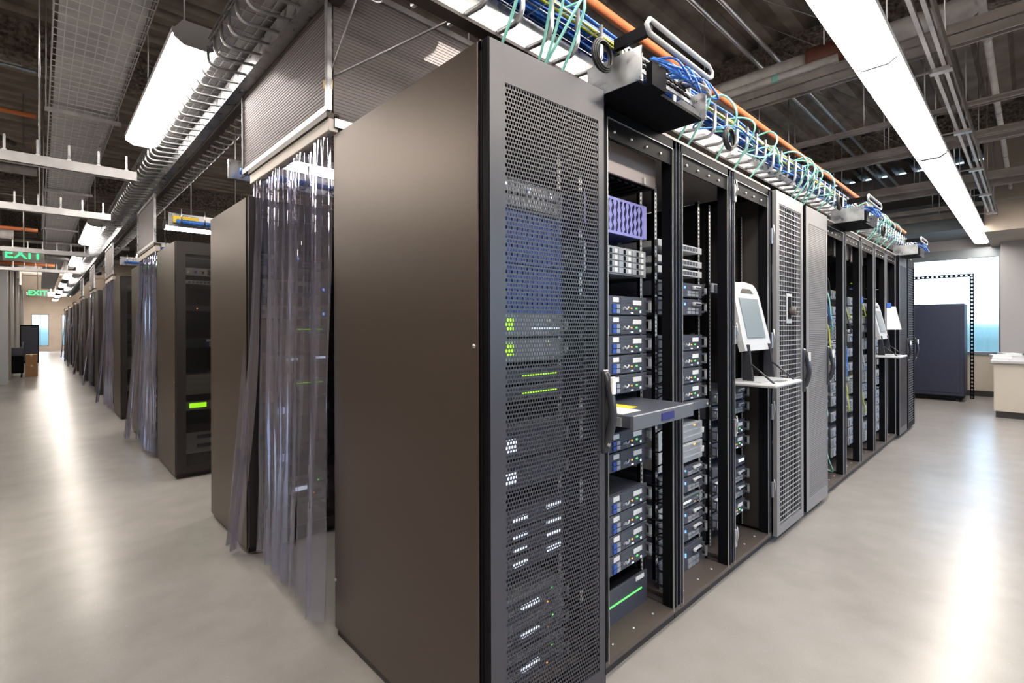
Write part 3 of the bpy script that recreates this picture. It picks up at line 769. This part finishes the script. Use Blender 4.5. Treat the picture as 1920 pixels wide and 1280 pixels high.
# clear vinyl strip curtains between the rows
def curtain(x, y0, y1, ztop, k):
    t = thing('strip_curtain', ['wide clear plastic strip curtain beside the large corner rack', 'second clear strip curtain along the left aisle, after the rack with green lights', 'third clear strip curtain down the left aisle',
              'fourth clear strip curtain down the left aisle', 'fifth clear strip curtain down the left aisle', 'sixth clear strip curtain down the left aisle', 'seventh clear strip curtain down the left aisle', 'farthest clear strip curtain of the left aisle'][k], 'curtain', (x, 0, 0), 'clear strip curtains')
    tr = MB(); tr.box(-.02, .025, y0 - .02, y1 + .02, ztop, ztop + .06, 'trackw', bev=.003); tr.box(-.03, .03, y0 - .02, y1 + .02, ztop + .06, ztop + .085, 'brown'); tr.build('hanging_rail', t)
    n = 7 if k < 3 else 3; wd = (y1 - y0) / n; rnd = random.Random(40 + k)
    for i in range(n):
        ph = rnd.uniform(0, 6.28); fl = rnd.uniform(.02, .07) + (.10 if i == n - 1 else 0); f1 = rnd.uniform(.8, 1.4); cen = y0 + (i + .5) * wd; sk = rnd.uniform(-.03, .03) + (.05 if i == n - 1 else 0)
        NU, NV = (14, 40) if k < 3 else (6, 10); vs = []; wz = wd * 1.18
        for a in range(NV + 1):
            v = a / NV; z = ztop - v * (ztop - .06)
            for b in range(NU + 1):
                u = b / NU - .5
                yy = cen + u * wz * (1 - .12 * v * math.sin(ph)) + sk * v * v
                xx = (.012 if i % 2 else -.006) - fl * v ** 1.6 + .018 * math.sin(u * 9 * f1 + ph + 2.2 * v) * (.3 + v) + .007 * math.sin(u * 23 + ph * 2 + 5 * v) + .010 * math.sin(9 * v + ph) * u
                vs.append((xx, yy, z))
        fs = [(a * (NU + 1) + b, a * (NU + 1) + b + 1, (a + 1) * (NU + 1) + b + 1, (a + 1) * (NU + 1) + b) for a in range(NV) for b in range(NU)]
        MB().quadlist(vs, fs, 'vinyl', True).build('vinyl_strip', t)
    return t
for k, y0 in enumerate(pitch):
    curtain(-.005 if k == 0 else -.065 - .008 * k, y0 + (1.07 if k == 0 else .98), y0 + 2.20, 2.30 if k == 0 else 2.22, k)

# milky polycarbonate containment panels above
def poly(name_label, x0, x1, y0, y1, z0, z1, ribs='z'):
    t = thing('translucent_panel', name_label, 'panel', (x0, y0, z0), 'translucent panels over the racks')
    a, b, h = x1 - x0, y1 - y0, z1 - z0; m = MB(); m.box(0, max(a, .008), 0, max(b, .008), 0, h, 'poly')
    n = int(h / .016)
    for i in range(n):
        zz = i * .016
        if a < .02: m.box(-.002, 0, 0, b, zz, zz + .002, 'poly')
        else: m.box(0, a, -.002, 0, zz, zz + .002, 'poly')
    m.build('ribbed_sheet', t)
    q = MB()
    if a < .02: q.box(-.012, .012, 0, b, -.03, 0, 'strut'); q.box(-.012, .012, 0, b, h, h + .03, 'strut'); q.box(-.014, .006, -.02, .012, -.03, h, 'galv'); q.box(-.014, .006, b - .012, b, -.03, h, 'galv')
    else: q.box(0, a, -.012, .012, -.04, 0, 'galv'); q.box(0, a, -.012, .012, h, h + .03, 'strut')
    q.build('edge_profile', t)
    return t
poly('translucent ribbed panel above the wide strip curtain', -.02, -.012, 1.06, 2.36, 2.42, 3.0)
poly('long translucent ribbed panel above the back of the front row, behind the corner rack', 0.0, 7.6, 1.05, 1.058, 2.36, 3.0)
for k, y0 in enumerate(pitch[1:5]):
    poly('%s translucent panel above a strip curtain beyond the second row' % ORD[k].replace('topmost', 'nearest'), -.09, -.082, y0 + .98, y0 + 2.2, 2.34, 2.8)

# ------------------------------------------------------------------ lamps
def lamp(x, y, z, L, along, label):
    t = thing('fluorescent_fixture', label, 'ceiling light', (x, y, z), 'long fluorescent fixtures')
    if along == 'x': t.rotation_euler = (0, 0, -math.pi / 2)
    w = .115
    m = MB(); m.prism([(-w, 0.035), (-w * .62, .10), (w * .62, .10), (w, .035)], 'y', 0, L, 'grey'); m.box(-w - .006, -w + .004, 0, L, .016, .05, 'grey'); m.box(w - .004, w + .006, 0, L, .016, .05, 'grey'); m.build('housing', t)
    m = MB(); m.prism([(-w * .96, .034), (-w * .99, .0), (-w * .55, -.028), (w * .55, -.028), (w * .99, .0), (w * .96, .034)], 'y', .006, L - .006, 'lens'); m.build('lens', t)
    for yy in (-.004, L - .006):
        m = MB(); m.prism([(-w - .003, .036), (-w * .98, .0), (-w * .56, -.032), (w * .56, -.032), (w * .98, .0), (w + .003, .036), (w * .62, .104), (-w * .62, .104)], 'y', yy, yy + .01, 'grey'); m.build('end_cap', t)
    for yy in (.35, L - .35):
        m = MB(); m.tube([(0, yy, .10), (0, yy, H - z + .02)], .005, 'zinc', 6); m.build('hanger_rod', t)
    return t
lamp(-.325, -1.85, 3.03, 2.40, 'y', 'added unseen fluorescent fixture over the left aisle above and behind the camera')  # added out of view to strengthen the bright-to-dark gradient on the corner side panel
ys = [2.13, 9.0, 13.6, 18.2, 22.6, 27.0, 31.4, 35.8]
for i, yy in enumerate(ys):
    lamp(-.325 - .0 * i, yy, 3.03, 2.40 if i else 2.12, 'y', '%s of the bright fluorescent fixtures hung over the left aisle, counting away from the camera' % ORD[i].replace('topmost', 'nearest'))
for i, (xx, L_) in enumerate(((.36, 2.40), (2.77, 2.40), (5.22, 2.39), (7.62, 2.39), (10.02, 2.28))):
    lamp(xx, -.50, 3.03, L_, 'x', ['nearest visible fixture over the right aisle, cut by the top edge', 'second bright fixture over the right aisle, ending at the first dark joint', 'third fixture over the right aisle, just past the dark joint',
         'fourth fixture over the right aisle', 'farthest fixture over the right aisle, near the window'][i])
for k, (y0, x0) in enumerate(((3.72, .7), (8.0, .4), (12.0, .5))):
    for j in range(2):
        lamp(x0 + j * 2.45, y0, 2.95, 2.40, 'x', '%s fixture over the %s cold aisle between rear rows' % (['first', 'second'][j], ['nearest', 'next', 'far'][k]))
lamp(.9, 1.62, 3.25, 2.4, 'x', 'fixture over the curtained aisle behind the corner rack')
for i, (xx, yy) in enumerate(((-1.72, -3.4), (-1.72, 1.9), (-1.72, 4.6), (-1.72, 8.4))):
    lamp(xx, yy, 3.03, 2.4, 'y', '%s fixture of the second line of lamps, left of the aisle and outside the picture' % ORD[i])
for i, xx in enumerate((-1.3, 1.3, 4.9, 8.0)):
    lamp(xx, -1.75, 3.03, 2.4, 'x', '%s fixture of the second line of lamps right of the aisle, outside the picture' % ORD[i])
# round lamp at the far end
t = thing('round_ceiling_light', 'round white lamp at the far end of the left aisle', 'ceiling light', (-.5, 38.5, 3.35))
MB().tube([(0, 0, 0), (0, 0, .12)], 1.0, 'lens', 32).build('lens', t); MB().tube([(0, 0, .12), (0, 0, H - 3.35)], .03, 'grey', 8).build('stem', t)

# ------------------------------------------------------------------ cable trays with hooked arms
def spine_tray(axis, a0, a1, c, z, sides, label, step, n_each):
    """galvanised spine along axis with J arms and a wire basket; sides: list of (sign, reach, rise)"""
    t = thing('cable_tray', label, 'cable tray', (0, 0, 0), 'hooked cable trays')
    def P(l, o, zz): return (l, c + o, zz) if axis == 'x' else (c + o, l, zz)
    m = MB()
    if axis == 'x': m.box(a0, a1, c - .006, c + .035, z, z + .115, 'galv'); m.box(a0, a1, c - .012, c + .04, z - .012, z, 'brown')
    else: m.box(a0, a1 and a0 or 0, 0, 0, 0, 0, 'galv') if False else m.box(c - .07, c - .005, a0, a1, z - .002, z + .10, 'galv'); m.box(c - .003, c + .045, a0, a1, z - .02, z + .10, 'brown')
    m.build('spine', t)
    for sg, reach, rise, base in sides:
        arm = MB(); r = .045; o = base
        pts = [P(0, o, z + .02)]
        e = o + sg * (reach - r)
        pts += [P(0, e, z + .004)]
        for i in range(1, 7):
            q = math.radians(90 * i / 6); pts.append(P(0, e + sg * r * math.sin(q), z + .004 + r * (1 - math.cos(q))))
        pts.append(P(0, o + sg * reach, z + rise))
        arm.tube(pts, (.009 if axis == 'x' else .0085), 'zinc', 8); first = None
        n = int((a1 - a0) / step); extra = MB()
        for i in range(n):
            l = a0 + .05 + i * step
            if i < n_each:
                if first is None: first = arm.build('tray_hook', t)
                ob = first if i == 0 else first.copy()
                if i: COL.objects.link(ob); ob.parent = t
                ob.location = P(l, -c, 0) if True else None
                ob.location = (l, 0, 0) if axis == 'x' else (0, l, 0)
            else:
                dv = Vector((l, 0, 0)) if axis == 'x' else Vector((0, l, 0))
                extra.tube([Vector(p) + dv for p in pts], .0075, 'galv', 4, cap=False)
        if extra.v: ex = extra.build('far_tray_hooks', t); ex['kind'] = 'stuff'
    return t
# front row, along x
spine_tray('x', -.6, 8.6, .10, 2.40, [(-1, .21, .16, .09)], 'galvanised hooked cable tray running over the front row of racks', .142, 64)
# left aisle, along y
spine_tray('y', .3, 30., -.02, 2.90, [(-1, .20, .11, -.06), (1, .16, .13, .04)], 'long hooked cable tray with bright spine running down the left aisle', .145, 49)

def basket(axis, a0, a1, c0, c1, z, hside, label, pl, pw, sides=(1, 1), rw=.0028):
    t = thing('wire_basket_tray', label, 'cable tray', (0, 0, 0), 'wire basket trays')
    m = MB()
    def P(l, o, zz): return (l, o, zz) if axis == 'x' else (o, l, zz)
    n = max(1, int((c1 - c0) / pw))
    for i in range(n + 1): o = c0 + (c1 - c0) * i / n; m.tube([P(a0, o, z), P(a1, o, z)], rw, 'zinc', 4)
    for s, o in ((0, c0), (1, c1)):
        if sides[s]:
            for h in (hside * .5, hside): m.tube([P(a0, o, z + h), P(a1, o, z + h)], rw * (1.4 if h == hside else 1), 'zinc', 4)
    l = a0
    while l < a1:
        p = []
        if sides[0]: p.append(P(l, c0, z + hside))
        p += [P(l, c0, z - rw), P(l, c1, z - rw)]
        if sides[1]: p.append(P(l, c1, z + hside))
        m.tube(p, rw, 'zinc', 4, cap=False); l += pl
    m.build('wire_mesh', t)
    return t
b1 = basket('y', .2, 30., -.92, -.50, 3.22, .10, 'wide wire basket tray overhead at the far left, with sheet metal lying in it', .10, .052, rw=.0036)
q = MB(); q.box(-.90, -.52, .2, 30, 3.235, 3.24, 'strut'); q.build('sheet_liner', b1)
for i, yy in enumerate((1.0, 4.35, 7.6, 11., 14.5)):
    q = MB(); q.box(-.95, -.46, yy, yy + .04, 3.175, 3.205, 'strut'); 
    for xx in (-.94, -.48): q.tube([(xx, yy + .02, 3.19), (xx, yy + .02, H - .01)], .005, 'zinc', 6)
    q.build('support_bracket', b1)
b2 = basket('y', .2, 30., -.27, -.02, 3.02, .06, 'wire basket tray above the hooked tray on the left', .10, .05, rw=.0036)
MB().box(-.26, -.03, .3, 30., 3.03, 3.034, 'strut').build('sheet_liner', b2)
basket('x', -.6, 8.6, -.02, .22, 2.53, .09, 'wire basket tray full of blue cables over the front row', .09, .05, sides=(0, 1), rw=.0018)
q = MB(); rnd = random.Random(3)
for i in range(34):
    oy = rnd.uniform(0.0, .17); oz = rnd.uniform(.0, .06) if i not in (3, 11) else 0.
    pts = [(x * .5 - .6, oy + .018 * math.sin(x * 1.3 + i), 2.545 + oz + .008 * math.sin(x * 2.1 + i * 2)) for x in range(0, 19)]
    q.tube(pts, .006, 'yellowc' if i in (3, 11) else 'bluec', 6)
tag(q.build('blue_cable_bundle'), 'thick bundle of blue network cables lying in the tray over the front row', 'cables', kind='stuff')
tag(MB().tube([(-.6, .20, 2.86), (8.8, .20, 2.86)], .021, 'orange', 14).build('orange_conduit'), 'orange conduit running above the tray of the front row', 'conduit')

# patch boxes hung in front of the tray
def patch(x, label, sc_=1.):
    t = thing('patch_panel_box', label, 'patch box', (x, -.21, 2.28), 'overhead patch boxes')
    for xa in (-.004, .50): MB().box(xa, xa + .004, 0, .24, 0, .12, 'galv').build('side_bracket', t)
    MB().box(.0, .50, .02, .26, .0, .012, 'black').build('bottom_pan', t)
    MB().box(.06, .16, -.005, .02, .0, .085, 'black').build('black_block', t)
    p = MB(); p.box(0, .5, 0, .004, 0, .13, 'silver')
    for i in range(12): p.box(.03 + .037 * i, .055 + .037 * i, -.006, 0, .03, .055, 'black'); p.box(.03 + .037 * i, .055 + .037 * i, -.006, 0, .075, .10, 'black')
    o = p.build('patch_panel', t); o.location = (.02, .05, .07); o.rotation_euler = (-math.radians(25), 0, 0)
    m = MB(); m.tube([(0, -.03, .20), (.46, -.03, .20), (.49, -.03, .185), (.49, -.03, .165), (.46, -.03, .15), (0, -.03, .15), (-.02, -.03, .175), (0, -.03, .20)], .009, 'lightgrey', 8)
    m.box(.0, .02, -.03, .12, .15, .19, 'black'); m.box(.46, .48, -.03, .12, .15, .19, 'black'); m.build('cable_guard', t)
    rn = random.Random(int(x * 10))
    for i in range(16):
        xa = .12 + rn.random() * .3; xb = xa + rn.uniform(.03, .1)
        MB().tube(bez([(xa, .05, .12 + rn.random() * .04), (xa + .01, -.03, .09 + rn.random() * .04), (xb, -.05, .05 + rn.random() * .05), (xb + .03, -.01, .10), (xb + .02, .05, .15)], 6), .0042, 'bluec' if i % 4 else 'greyc', 6).build('patch_cord', t)
    return t
patch(.57, 'nearest overhead patch box with blue cords, hanging over the first open rack')
patch(3.95, 'second overhead patch box, above the fourth open rack')
patch(6.75, 'far overhead patch box near the row end')
# black cable coils
for i, (x, y, z) in enumerate(((.50, -.10, 2.385), (1.52, -.13, 2.34), (3.62, -.12, 2.38), (5.3, -.12, 2.38))):
    q = MB()
    for k in range(5): q.torus((0, .004 * k, 0), .046 + .006 * (k % 3), .0045, 'cable', 'y', 22, 6)
    tag(q.build('cable_coil', loc=(x, y, z)), ['small black cable coil left of the nearest patch box', 'black cable coil right of the nearest patch box', 'black cable coil before the second patch box', 'black cable coil past the second patch box'][i], 'cable coil', 'black cable coils')
# teal patch leads
rnd = random.Random(11)
n = 0
def lead(x, dx, drop, sag):
    global n
    pts = [(x, .12, 2.56), (x + .05, -.04, 2.58 + sag), (x + dx * .5, -.12, 2.50), (x + dx * .8, -.06, 2.40), (x + dx, .02, 2.30), (x + dx + .01, .06, 2.30 - drop)]
    tag(MB().tube(bez(pts, 7), .0052, 'teal', 6).build('teal_lead'), 'teal patch lead looping from the tray down to the front row rack tops', 'cable', 'teal patch leads')
for x in (.05, .10, .2, .33, .38, 1.18, 1.26, 1.55, 1.8, 2.25, 2.7, 2.9, 2.95, 3.1, 3.4, 4.6, 4.9, 5.2, 5.3, 5.35, 5.4, 5.6, 5.9, 6.3): lead(x, rnd.uniform(-.12, .25), rnd.choice((.0, .02, .03)), rnd.uniform(-.02, .06))
for i in range(16):
    x = 1.2 + i * .42; pts = []
    for k in range(7): pts.append((x + k * .14, rnd.uniform(-.08, .08), 2.415 + rnd.uniform(0, .1)))
    tag(MB().tube(bez(pts, 6), .0052, 'teal' if i % 3 else 'bluec', 6).build('teal_lead' if i % 3 else 'blue_lead'), ('teal' if i % 3 else 'blue') + ' lead lying slack in the hooks of the tray over the front row', 'cable', 'slack leads in the hooks')

# ------------------------------------------------------------------ steel, pipes and struts under the roof
def xbeam(x, y0, y1, z, h, w, label, m_='oldsteel', kind_='strut_beam', rods=()):
    t = thing(kind_, label, 'beam', (x, y0, z), 'cross struts under the ceiling')
    L = y1 - y0; q = MB(); q.box(0, .004, 0, L, 0, h, m_); q.box(w - .004, w, 0, L, 0, h, m_); q.box(0, w, 0, L, h * .48, h * .52, m_); q.box(-.008, 0, 0, L, 0, .012, m_); q.box(-.008, 0, 0, L, h - .012, h, m_)
    q.box(w, w + .008, 0, L, 0, .012, m_); q.build('channel', t)
    for r_ in rods: MB().tube([(w / 2, r_, h), (w / 2, r_, H - z)], .006, 'zinc', 6).build('hanger_rod', t)
    return t
xb = [(3.62, .15), (5.0, .045), (6.0, .06), (6.25, .13), (8.1, .10), (10.0, .06), (8.6, .12), (10.9, .10)]
for i, (x, h) in enumerate(sorted(xb)):
    xbeam(x, -3.9, 6., 3.35, h, .06, '%s cross strut over the right aisle, counting away from the camera' % ORD[i].replace('topmost', 'nearest'), rods=(1.6, 3.9, 4.9))
# parallel pair of bright conduits, further pipes along x
for i, (y, z, r, mm, l, nm) in enumerate(((.56, 3.8, .018, 'zinc', 'left one of the two parallel bright conduits near the ceiling', 'steel_conduit'), (.41, 3.8, .018, 'zinc', 'right one of the two parallel bright conduits near the ceiling', 'steel_conduit'),
        (-.93, 3.62, .026, 'insul', 'slim pale pipe running along the ceiling at the far right', 'pale_pipe'), (-.22, 3.75, .035, 'strut', 'grey round pipe just left of the right aisle lights', 'grey_pipe'))):
    t = thing(nm, l, 'pipe', (-.5, y, z)); MB().tube([(0, 0, 0), (11., 0, 0)], r, mm, 12).build('tube', t)
    for k in range(6): MB().tube([(1. + 1.9 * k, 0, 0), (1.03 + 1.9 * k, 0, 0)], r + .006, 'strut', 12).build('coupling', t)
# lighting rail beside the fixtures
t = thing('support_rail', 'double strut rail running beside the right aisle lights', 'rail', (0, 0, 0))
for yy in (-.77, -.715): MB().box(.2, 9.9, yy, yy + .022, 3.16, 3.19, 'strut').build('strut_channel', t)
MB().box(.2, 9.9, -.80, -.79, 3.14, 3.22, 'brown').build('backing_channel', t)
for k in range(6):
    xx = 1.9 + 1.55 * k; q = MB(); q.box(xx, xx + .06, -.80, -.68, 3.13, 3.16, 'zinc'); q.box(xx + .02, xx + .04, -.68, -.52, 3.15, 3.16, 'zinc'); q.tube([(xx + .03, -.76, 3.16), (xx + .03, -.76, H)], .005, 'zinc', 6); q.build('clamp', t)
# insulated white pipe with elbow
t = thing('insulated_pipe', 'thick white insulated pipe crossing over the right aisle lights and ending in an elbow', 'pipe')
MB().tube([(3.74, 1.4, 3.62), (3.74, .12, 3.62)], .095, 'insul', 20).build('pipe_run', t)
MB().tube([(3.74, -.12, 3.62)] + [(3.74, -.72, 3.62)] + arc((3.74, -.76, 3.74), .12, 270, 180, 6, 'yz') + [(3.74, -.88, 3.82), (3.74, -.88, H - .01)], .095, 'insul', 20).build('elbow_run', t)
MB().tube([(3.74, .13, 3.62), (3.74, -.13, 3.62)], .12, 'rust', 18).build('red_coupling', t)
MB().tube([(3.66, 1.6, 3.545), (3.66, -.1, 3.545)], .045, 'insul', 16).build('small_branch', t)
MB().tube([(3.66, .39, 3.545), (3.66, .34, 3.545)], .047, 'exitpaint', 16).build('green_band', t) if False else MB().tube([(3.66, .39, 3.545), (3.66, .34, 3.545)], .047, 'teal', 16).build('green_band', t)
# fireproofed steel beams below the deck
for i, (x, y0, y1) in enumerate(((1.0, -4.4, 16), (5.2, -4.4, 16), (9.4, -4.4, 16))):
    q = MB(); q.box(x, x + .22, y0, y1, 4.28, 4.34, 'fire', bev=.01); q.box(x + .09, x + .13, y0, y1, 4.34, H - .02, 'fire'); q.box(x, x + .22, y0, y1, H - .05, H + .0, 'fire')
    o = q.build('trim_%d' % (3 + i)); o['kind'] = 'structure'
q = MB(); q.box(-3.4, WX, -2.6, -2.35, 4.2, H, 'fire', bev=.01); o = q.build('trim_6'); o['kind'] = 'structure'
for i, yy in enumerate((6.2, 12.5, 18.8, 25.1)):
    q = MB(); q.box(-4.4, 6., yy, yy + .22, 4.25, 4.32, 'fire'); q.box(-4.4, 6., yy + .09, yy + .13, 4.32, H, 'fire'); o = q.build('trim_%d' % (7 + i)); o['kind'] = 'structure'
# cross bracing wires near the right ceiling
for i in range(9):
    x = 1.6 + i * .8
    tag(MB().tube([(x, -.3, 3.5), (x + .5, .9, 4.66)], .004, 'zinc', 5).build('brace_wire'), '%s thin diagonal brace wire under the right ceiling, from the camera' % ORD[i].replace('topmost', 'nearest'), 'wire', 'diagonal brace wires')

# left aisle: struts crossing, orange conduits, steel
for i, (y, z, xr, h) in enumerate(((3.05, 2.40, -.50, .065), (4.75, 2.40, -.50, .06), (8.15, 2.42, -.46, .06), (11.5, 2.45, -.40, .06))):
    t = thing('support_strut', '%s galvanised cross strut with upright bolts over the left aisle, from the camera' % ORD[i].replace('topmost', 'nearest'), 'strut', (-1.75, y, z), 'cross struts over the left aisle')
    L = xr + 1.75
    q = MB(); q.box(0, L, 0, .004, 0, h, 'strut'); q.box(0, L, 0, .045, 0, .004, 'strut'); q.box(0, L, .041, .045, 0, h, 'strut'); q.build('channel', t)
    for k in range(7):
        xx = L - .06 - k * .145; q = MB(); q.box(xx, xx + .012, .018, .024, h * .7, h + .10, 'galv'); q.box(xx - .004, xx + .016, .012, .03, h - .006, h + .01, 'zinc'); q.build('upright_tab', t)
    for xx in (.05, L - .48): MB().tube([(xx, .022, h), (xx, .022, H - z)], .005, 'zinc', 6).build('hanger_rod', t)
def lpipe(y, z, r, mm, label, x0=-4.3, x1=-1.0, kk='ceiling_pipe'):
    tag(MB().tube([(x0, y, z), (x1, y, z)], r, mm, 10).build(kk), label, 'pipe', 'pipes crossing the left ceiling')
lpipe(4.6, 3.55, .014, 'zinc', 'thin steel conduit crossing the upper left ceiling'); lpipe(5.0, 3.3, .02, 'orange', 'orange conduit at the left edge between ceiling struts')
lpipe(9.7, 2.95, .03, 'orange', 'second orange conduit at the left edge, above the exit sign'); lpipe(16., 3.0, .04, 'orange', 'far orange pipe past the exit sign', -1.7, -.7)
lpipe(3.4, 3.9, .02, 'strut', 'steel pipe at the top left corner'); lpipe(7.2, 3.3, .05, 'insul', 'pale insulated pipe behind the struts at the left'); lpipe(10.8, 3.0, .08, 'insul', 'pale duct behind the exit sign at the left', -4.3, -1.3)
lpipe(13., 3.2, .05, 'strut', 'grey steel pipe far down the left aisle', -1.7, .5); lpipe(15., 3.1, .06, 'strut', 'broad steel pipe far down the left aisle', -1.7, .5); lpipe(20., 3.2, .06, 'strut', 'farther steel pipe down the left aisle', -1.7, .5)
for i, (x0, y0, x1, y1) in enumerate(((-3.6, 4.2, -1.6, 6.0), (-3.4, 6.2, -1.2, 7.6))):
    tag(MB().tube([(x0, y0, 4.3), (x1, y1, 3.7)], .03, 'brown', 6).build('diagonal_brace'), ['upper', 'lower'][i] + ' dark diagonal brace in the upper left ceiling', 'brace', 'dark diagonal braces')
for i, (y, z, w_) in enumerate(((5.6, 3.9, .1), (8.6, 3.2, .09))):
    t = xbeam(-4.3, y, y + .05, z, .12, 3.2, 'dull steel beam crossing the left ceiling, %s' % ['nearer the camera', 'beyond the second cross strut'][i])
# exit signs
def exit_sign(x, y, z, w, label):
    t = thing('exit_sign', label, 'exit sign', (x, y, z), 'green exit signs')
    MB().box(0, w, 0, .03, 0, w * .48, 'oldsteel', bev=.004).build('sign_box', t)
    cu = bpy.data.curves.new('exit_text', 'FONT'); cu.body = 'EXIT'; cu.size = w * .46; cu.extrude = .002; cu.align_x = 'CENTER'; cu.align_y = 'CENTER'
    o = bpy.data.objects.new('tmp', cu); COL.objects.link(o); dg = bpy.context.evaluated_depsgraph_get()
    me = bpy.data.meshes.new_from_object(o.evaluated_get(dg)); bpy.data.objects.remove(o); me.materials.clear(); me.materials.append(MT['exit'])
    l = bpy.data.objects.new('sign_letters', me); COL.objects.link(l); l.parent = t; l.location = (w / 2, -.004, w * .24); l.rotation_euler = (math.pi / 2, 0, 0)
    MB().tube([(w / 2, .015, w * .48), (w / 2, .015, H - z)], .008, 'zinc', 6).build('hanger_rod', t)
exit_sign(-1.35, 8.6, 2.34, .42, 'near green exit sign at the left, half hidden by a cross strut')
exit_sign(-1.25, 20.0, 2.38, .46, 'small far green exit sign down the left aisle')

# containers at the far left of the aisle
t = thing('black_equipment_cart', 'black cart loaded with dark gear standing at the left wall', 'cart', (-1.68, 18.9, 0))
MB().box(0, .36, 0, .7, .12, .62, 'black', bev=.01).build('body', t); MB().box(.02, .34, .05, .5, .62, .85, 'srv', bev=.01).build('loaded_case', t)
for a in (.03, .30):
    for b in (.05, .62): MB().tube([(a, b, .05), (a + .03, b, .05)], .05, 'base', 12).build('caster', t)
for a in (0, .35): MB().tube([(a, 0, .6), (a, 0, 1.0), (a, .7, 1.0), (a, .7, .6)], .012, 'srv2', 6).build('push_rail', t)
for i, (x, y, z, a, b, c_) in enumerate(((-1.28, 18.95, 0, .26, .5, .34), (-1.28, 18.98, .342, .25, .45, .30))):
    t = thing('cardboard_box', ['lower', 'upper'][i] + ' brown cardboard box stacked right of the black cart', 'box', (x, y, z), 'cardboard boxes by the cart')
    MB().box(0, a, 0, b, 0, c_, 'card', bev=.004).build('carton', t); MB().box(a / 2 - .025, a / 2 + .025, -.002, b, c_ - .05, c_ + .002, 'trackw').build('packing_tape', t)
t = thing('black_cabinet', 'tall black cabinet far down the left aisle before the bright window', 'cabinet', (-1.55, 27., 0))
MB().box(0, .55, 0, .7, .0, 1.55, 'black', bev=.01).build('body', t); MB().box(.03, .52, -.01, 0, .1, 1.5, 'srv').build('door', t)
t = thing('wooden_desk', 'brown wooden desk at the far end of the left aisle', 'desk', (-.05, 33., 0))
MB().box(0, .9, 0, .7, .72, .76, 'card', bev=.004).build('desktop', t); MB().box(0, .03, 0, .7, 0, .72, 'card').build('side_panel', t); MB().box(.0, .9, .0, .02, .1, .72, 'card').build('front_panel', t)
tag(MB().box(-1.742, -1.72, 16.0, 16.12, .95, 1.25, 'navy', bev=.004).build('blue_wall_box'), 'small dark blue box on the wall at the left edge', 'box')

# wires and clip above the corner rack
t = thing('cable_turnbuckle', 'steel wires meeting at a small brass clip on the translucent panel corner', 'wire brace')
MB().box(-.03, .0, 1.06, 1.10, 2.50, 2.545, 'yellow', bev=.004).build('brass_clip', t)
MB().tube([(-.015, 1.07, 2.55), (.02, .75, 2.93)], .004, 'zinc', 6).build('wire', t); MB().tube([(-.01, 1.06, 2.55), (.18, .42, 2.60), (.32, .10, 2.62)], .005, 'zinc', 6).build('wire', t)
# junk above the rear rows: bright channels, blue cable runs, warning labels
for k, y0 in enumerate((2.6, 4.75, 6.9, 8.9)):
    t = thing('cable_channel', '%s galvanised cable channel lying over a rear row, from the camera' % ORD[k].replace('topmost', 'nearest'), 'cable tray', (-.05, y0, 2.42), 'channels over the rear rows')
    MB().box(0, 4., 0, .03, .0, .13, 'galv').build('spine', t)
    for xx in (.6, 2.6): MB().tube([(xx, .015, .13), (xx, .015, H - 2.42)], .005, 'zinc', 6).build('hanger_rod', t)
    q = MB()
    for j in range(20): q.tube([(.08 + .2 * j, 0, .02), (.08 + .2 * j, -.12, .01), (.08 + .2 * j, -.15, .05), (.08 + .2 * j, -.15, .15)], .007, 'galv', 6)
    o = q.build('tray_hooks', t)
    tag(MB().tube([(.0, y0 - .08, 2.458), (4, y0 - .08, 2.458)], .022, 'bluec', 8).build('blue_cable_run'), '%s blue cable run above the rear rows, from the camera' % ORD[k].replace('topmost', 'nearest'), 'cables', 'blue cable runs over the rear rows')
for k, (x, y, z) in enumerate(((-.02, 4.72, 2.45), (-.02, 6.87, 2.45))):
    tag(MB().box(0, .22, 0, .003, 0, .07, 'yellow').build('warning_label', loc=(x, y, z)), ['nearer', 'farther'][k] + ' yellow warning label on a channel over the rear rows', 'label', 'yellow warning labels')

# loose leads inside the far open racks
rn = random.Random(21)
for b in range(5):
    for i in range(7):
        x0 = (6 + b) * W + rn.uniform(.10, .3); x1 = (6 + b) * W + rn.uniform(.3, .52); z0 = rn.uniform(.4, 1.9); z1 = z0 - rn.uniform(.1, .5)
        m_ = rn.choice(['teal', 'lightgrey', 'yellowc', 'bluec', 'cable']); nm = {'teal': 'teal', 'lightgrey': 'white', 'yellowc': 'yellow', 'bluec': 'blue', 'cable': 'black'}[m_]
        tag(MB().tube(bez([(x0, .125, z0), (x0 + .02, .06, z0 - .03), ((x0 + x1) / 2, .05, (z0 + z1) / 2 - .06), (x1, .06, z1), (x1 + .01, .125, z1 + .02)], 6), .005, m_, 6).build('patch_lead'),
            '%s lead hanging across the equipment faces in %s' % (nm, names[b]), 'cable', '%s leads in %s' % (nm, names[b]))
for i in range(6):
    z0 = .35 + .17 * i
    tag(MB().tube(bez([(px(2) - .03, .145, z0), (px(2) - .045, .08, z0 + .03), (px(2) - .05, .09, z0 - .07), (px(2) - .03, .16, z0 - .09)], 6), .004, 'cable', 6).build('cable_loop'),
        'thin black cable loop beside the equipment of the second open rack', 'cable', 'black loops in the second open rack')
